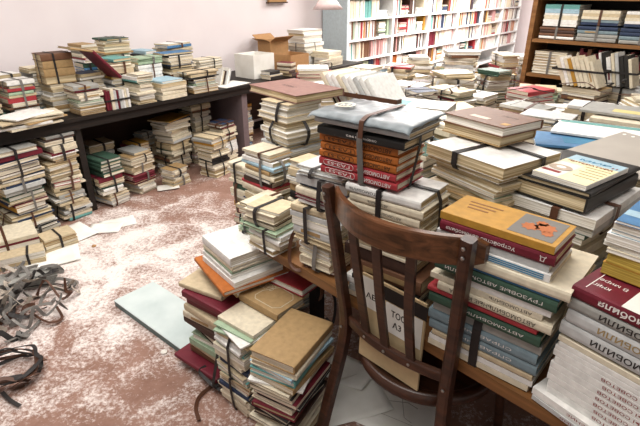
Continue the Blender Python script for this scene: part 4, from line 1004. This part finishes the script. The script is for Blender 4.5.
# coiled belts near the front
C0 = P(10, 372, .02)
for i in range(7):
    pts = []
    for k in range(13):
        a = k/12*2*PI*R.uniform(.8, 1.0)+i*.4; pts.append(Vector((C0.x+(.095+.03*R.random())*math.cos(a)*1.1, C0.y+(.075+.03*R.random())*math.sin(a)+.012*math.sin(i), .018+.009*i+.012*math.sin(a*2+i))))
    m = (M_STRAP, M_STRAPB)[i % 2]
    tag(MB().ribbon(smooth_path(pts, 4), .014, .002, 0, False, lambda j: Vector((.5*math.sin(j*.1), .5*math.cos(j*.13), 1))).build('tying_strap', m), ('black' if i % 2 == 0 else 'brown')+' strap wound into the small coil lying apart from the heap', 'strap', ('black' if i % 2 == 0 else 'brown')+' straps of the small coil')
tag(MB().ribbon(smooth_path([P(2, 392, .01), P(10, 400, .012), P(20, 406, .01)], 6), .014, .002).build('tying_strap', M_STRAP), 'short black strap end lying just below the small coil', 'strap')
# straps hanging and trailing by the floor pile
def loose(lab, pts, m, w=.013, up=Vector((.5, -.6, .6))):
    o = MB().ribbon(smooth_path(pts, 7), w, .0018, 0, False, up).build('tying_strap', m); tag(o, lab, 'strap'); return o
loose('brown strap draped from the table stacks over the red hardback', [P(328, 247, .60), P(320, 258, .585), P(300, 270, .55), P(290, 262, .56), P(291, 240, .62), P(297, 228, .66)], M_STRAPB, .012)
loose('brown strap hanging straight down below the table edge', [P(320, 258, .592), P(321, 275, .54), P(322, 292, .47), P(320, 300, .43)], M_STRAPB, .014)
loose('black looped strap in front of the table board beside the chair', [P(326, 282, .50), P(335, 300, .42), P(333, 322, .36), P(326, 318, .36)], M_STRAP, .010)
loose('brown buckle strap fallen on the floor beside the middle stack', [P(228, 372, .03), P(214, 384, .012), P(200, 396, .01), P(196, 408, .01), P(199, 420, .01)], M_STRAPB, .014)
loose('black strap curling out of the floor pile over the plank', [P(206, 366, .06), P(200, 372, .05), P(214, 386, .03), P(226, 392, .02)], M_STRAP, .012)
# straps lying over the mid-table clutter
for i, (px, py, z, L_, a) in enumerate([(372, 103, .87, .3, -.4), (400, 104, .88, .25, .2), (452, 88, .86, .25, -.8), (470, 84, .86, .3, .3), (530, 92, .86, .35, -.3), (540, 100, .88, .3, .5), (605, 92, .92, .4, -.9), (615, 86, .9, .25, .6), (545, 128, .93, .22, .5), (505, 84, .86, .3, -.1), (390, 108, .90, .3, .9), (425, 100, .90, .3, -.2), (440, 96, .89, .25, .8)]):
    p = P(px, py, z); pts = []
    for k in range(7): pts.append(p+Vector((math.cos(a)*(k/6-.5)*L_+.03*math.sin(k*1.9+i), math.sin(a)*(k/6-.5)*L_+.03*math.cos(k*1.7+i), .018*math.sin(k*1.3+i)+.01)))
    m = (M_STRAPB, M_STRAP, M_STRAPG)[i % 3]; wd_ = ('brown', 'black', 'grey')[i % 3]
    tag(MB().ribbon(smooth_path(pts, 6), .014, .0018, 0, False, lambda j: Vector((.3*math.sin(j*.2), .3, 1))).build('tying_strap', m),
        f'{wd_} loose strap lying over the clutter, {NUM[i]} from the tilted white fan', 'strap')

# wall board and pendant lamp cut by the picture's top
s, z = WP(281, 2, .62)
wb = empty('wall_board', TR(*W(s, .60), RT)); tag(wb, 'small brown wooden board hung high on the pale wall', 'board')
MB().box(-.13, .13, .06, .085, z, z+.3).build('board', M_CARD, wb); MB().box(-.14, .14, .05, .098, z-.012, z).build('ledge', M_BROWNP, wb)
p = P(327, 6, 1.25); p = P(327, 10, 1.24) if p.length > 8 else p
lr = empty('pendant_lamp', TR(1.0*.0+.045, 3.0, 0)); tag(lr, 'pinkish lampshade hanging near the corner of the bookcase', 'lamp')
MB().lathe([(.085, 1.255), (.060, 1.285), (.03, 1.32), (.012, 1.335), (.012, 1.34), (.034, 1.322), (.063, 1.287), (.088, 1.256), (.085, 1.255)], 28).build('lamp_shade', plain('shade_pink', 'D9C0BC', .5), lr, smooth=True)
MB().lathe([(.0001, 1.336), (.004, 1.336), (.004, 2.70), (.0001, 2.70)], 8).build('cord', M_DARK, lr)

# ------------------------------------------------------------------ which books does this view show, largest first
bv = []; bf = []; own = []
def put(vs, fs, who):
    b = len(bv); bv.extend(vs); bf.extend(tuple(b+i for i in f) for f in fs); own.extend([who]*len(fs))
BOXF = [(0, 3, 2, 1), (4, 5, 6, 7), (0, 1, 5, 4), (1, 2, 6, 5), (2, 3, 7, 6), (3, 0, 4, 7)]
for r in RECS:
    l, d, t_ = r.L/2, r.D/2, r.T
    put([r.M @ Vector(v) for v in ((-l, -d, 0), (l, -d, 0), (l, d, 0), (-l, d, 0), (-l, -d, t_), (l, -d, t_), (l, d, t_), (-l, d, t_))], BOXF, r)
for s in STRAPS: put([Vector(v) for v in s.mb.v], s.mb.f, s)
for m in OCC: put([Vector(v) for v in m.v], m.f, None)
for o in list(COL.objects):
    if o.type == 'MESH':
        top = o
        while top.parent: top = top.parent
        if top.name.split('.')[0] in ('bentwood_chair', 'wooden_shelf', 'cardboard_box', 'wrapped_album', 'perforated_folder', 'card_folder', 'bookcase'):
            mw = Matrix.Identity(4); q = o
            while q: mw = (q.matrix_basis if q.parent else q.matrix_basis) @ mw; q = q.parent
            put([mw @ v.co for v in o.data.vertices], [tuple(p.vertices) for p in o.data.polygons], None)
tree = BVHTree.FromPolygons(bv, bf)
eye = Vector((0, 0, CAM_H))
for py in range(0, 426, 1):
    for px in range(py % 2, 640, 2):
        h = tree.ray_cast(eye, ray(px+.5, py+.5).normalized())
        if h[2] is not None and own[h[2]] is not None: own[h[2]].hits += 1

# ------------------------------------------------------------------ building the books
CAP = {'h': 300, 'p': 300, 'm': 60}; used_l = {}; nb = 0; rest_c = MB(); rest_mats = []; rest_ix = {}
def rix(m):
    if m.name not in rest_ix: rest_ix[m.name] = len(rest_mats); rest_mats.append(m)
    return rest_ix[m.name]
order = sorted(RECS, key=lambda r: (-int(r.force or bool(r.extra)), -r.hits))
cnt = {'h': 0, 'p': 0, 'm': 0}; stats = [0, 0, 0]
for r in order:
    if (r.hits >= 5 or ((r.extra or r.force) and r.hits > 0)) and cnt[r.kind] < CAP[r.kind]:
        cnt[r.kind] += 1; name = KINDN[r.kind][0]
        cv, pg = MB(), MB()
        if r.hits >= 12 or r.extra:
            book_geo(cv, pg, r.L, r.D, r.T, r.kind == 'h')
            root = empty(name, r.M)
            cv.build('cover', cmat(r.col), root); pg.build('page_block', pmat(r.page), root)
            if r.extra: r.extra(root, r)
            elif r.kind == 'h' and r.hits > 60 and R.random() < .4 and r.T > .02:
                MB().box(-r.L*.3, r.L*R.uniform(0, .3), -r.D/2-.0006, -r.D/2-.0001, r.T*.3, r.T*.7).build('spine_label', cmat(R.choice(('cream', 'umber', 'black', 'tan', 'maroon')) if r.col in ('cream', 'white', 'beige', 'silver') else 'tan'), root)
            stats[0] += 1
        else:
            book_geo(cv, cv, r.L, r.D, r.T, r.kind == 'h', 0, 1)
            root = cv.build(name, [cmat(r.col), pmat(r.page)], None, r.M); stats[1] += 1
        tag(root, r.label, 'book' if r.kind != 'm' else 'magazine', r.group)
        used_l.setdefault(r.label, []).append(root.name)
    elif r.hits > 0 or True:
        book_geo(rest_c, rest_c, r.L, r.D, r.T, r.kind == 'h', rix(cmat(r.col)), rix(pmat(r.page)), r.M); stats[2] += 1
if rest_c.v:
    o = rest_c.build('packed_books', rest_mats)
    tag(o, 'the many smaller books packed inside the stacks and along the far shelves', 'books', kind='stuff')
for s in STRAPS:
    if s.hits >= 3: tag(s.mb.build('tying_strap', s.m), s.label, 'strap', s.group)
print('books', cnt, stats, 'straps', len([1 for s in STRAPS if s.hits >= 3]), 'of', len(STRAPS), 'dup labels', [(k, len(v)) for k, v in used_l.items() if len(v) > 1][:12], 'long', sorted({' '.join(k.split()[5:]) for k in list(used_l)+[q.label for q in STRAPS if q.hits >= 3] if len(k.replace('-', ' ').split()) > 16}))

# footprint conflicts (working check)
import os
if os.environ.get('FOOTCHECK'):
    cs = [corners(f) for f in FOOT]
    for i in range(len(FOOT)):
        for j in range(i):
            a, b = FOOT[i], FOOT[j]
            if min(a[6], b[6])-max(a[5], b[5]) < .005: continue
            if math.hypot(a[1][0]-b[1][0], a[1][1]-b[1][1]) > .6: continue
            q = sep(cs[i], cs[j])
            if q < -.012: print('CLASH %.3f | %s | %s' % (q, a[0], b[0]))

# ------------------------------------------------------------------ light
w = bpy.data.worlds.new('world'); SC.world = w; w.use_nodes = True
w.node_tree.nodes['Background'].inputs[0].default_value = (1, .985, .97, 1); w.node_tree.nodes['Background'].inputs[1].default_value = .30
def area(name, loc, size, power, rot=(0, 0, 0), col=(1, .97, .93), sy=None):
    l = bpy.data.lights.new(name, 'AREA'); l.energy = power; l.size = size; l.color = col
    if sy: l.shape = 'RECTANGLE'; l.size_y = sy
    o = bpy.data.objects.new(name, l); COL.objects.link(o); o.location = loc; o.rotation_euler = rot; return o
area('ceiling_light_near', (-.9, 1.9, 2.62), 1.6, 32)
area('ceiling_light_mid', (.9, 3.2, 2.62), 1.8, 50)
area('ceiling_light_far', (2.4, 7.0, 2.62), 2.6, 360)
area('ceiling_light_front', (-.4, .45, 2.62), 1.3, 26)
SC.view_settings.view_transform = 'Standard'; SC.view_settings.look = 'None'; SC.view_settings.gamma = 1.0; SC.view_settings.use_curve_mapping = False
SC.view_settings.exposure = .5
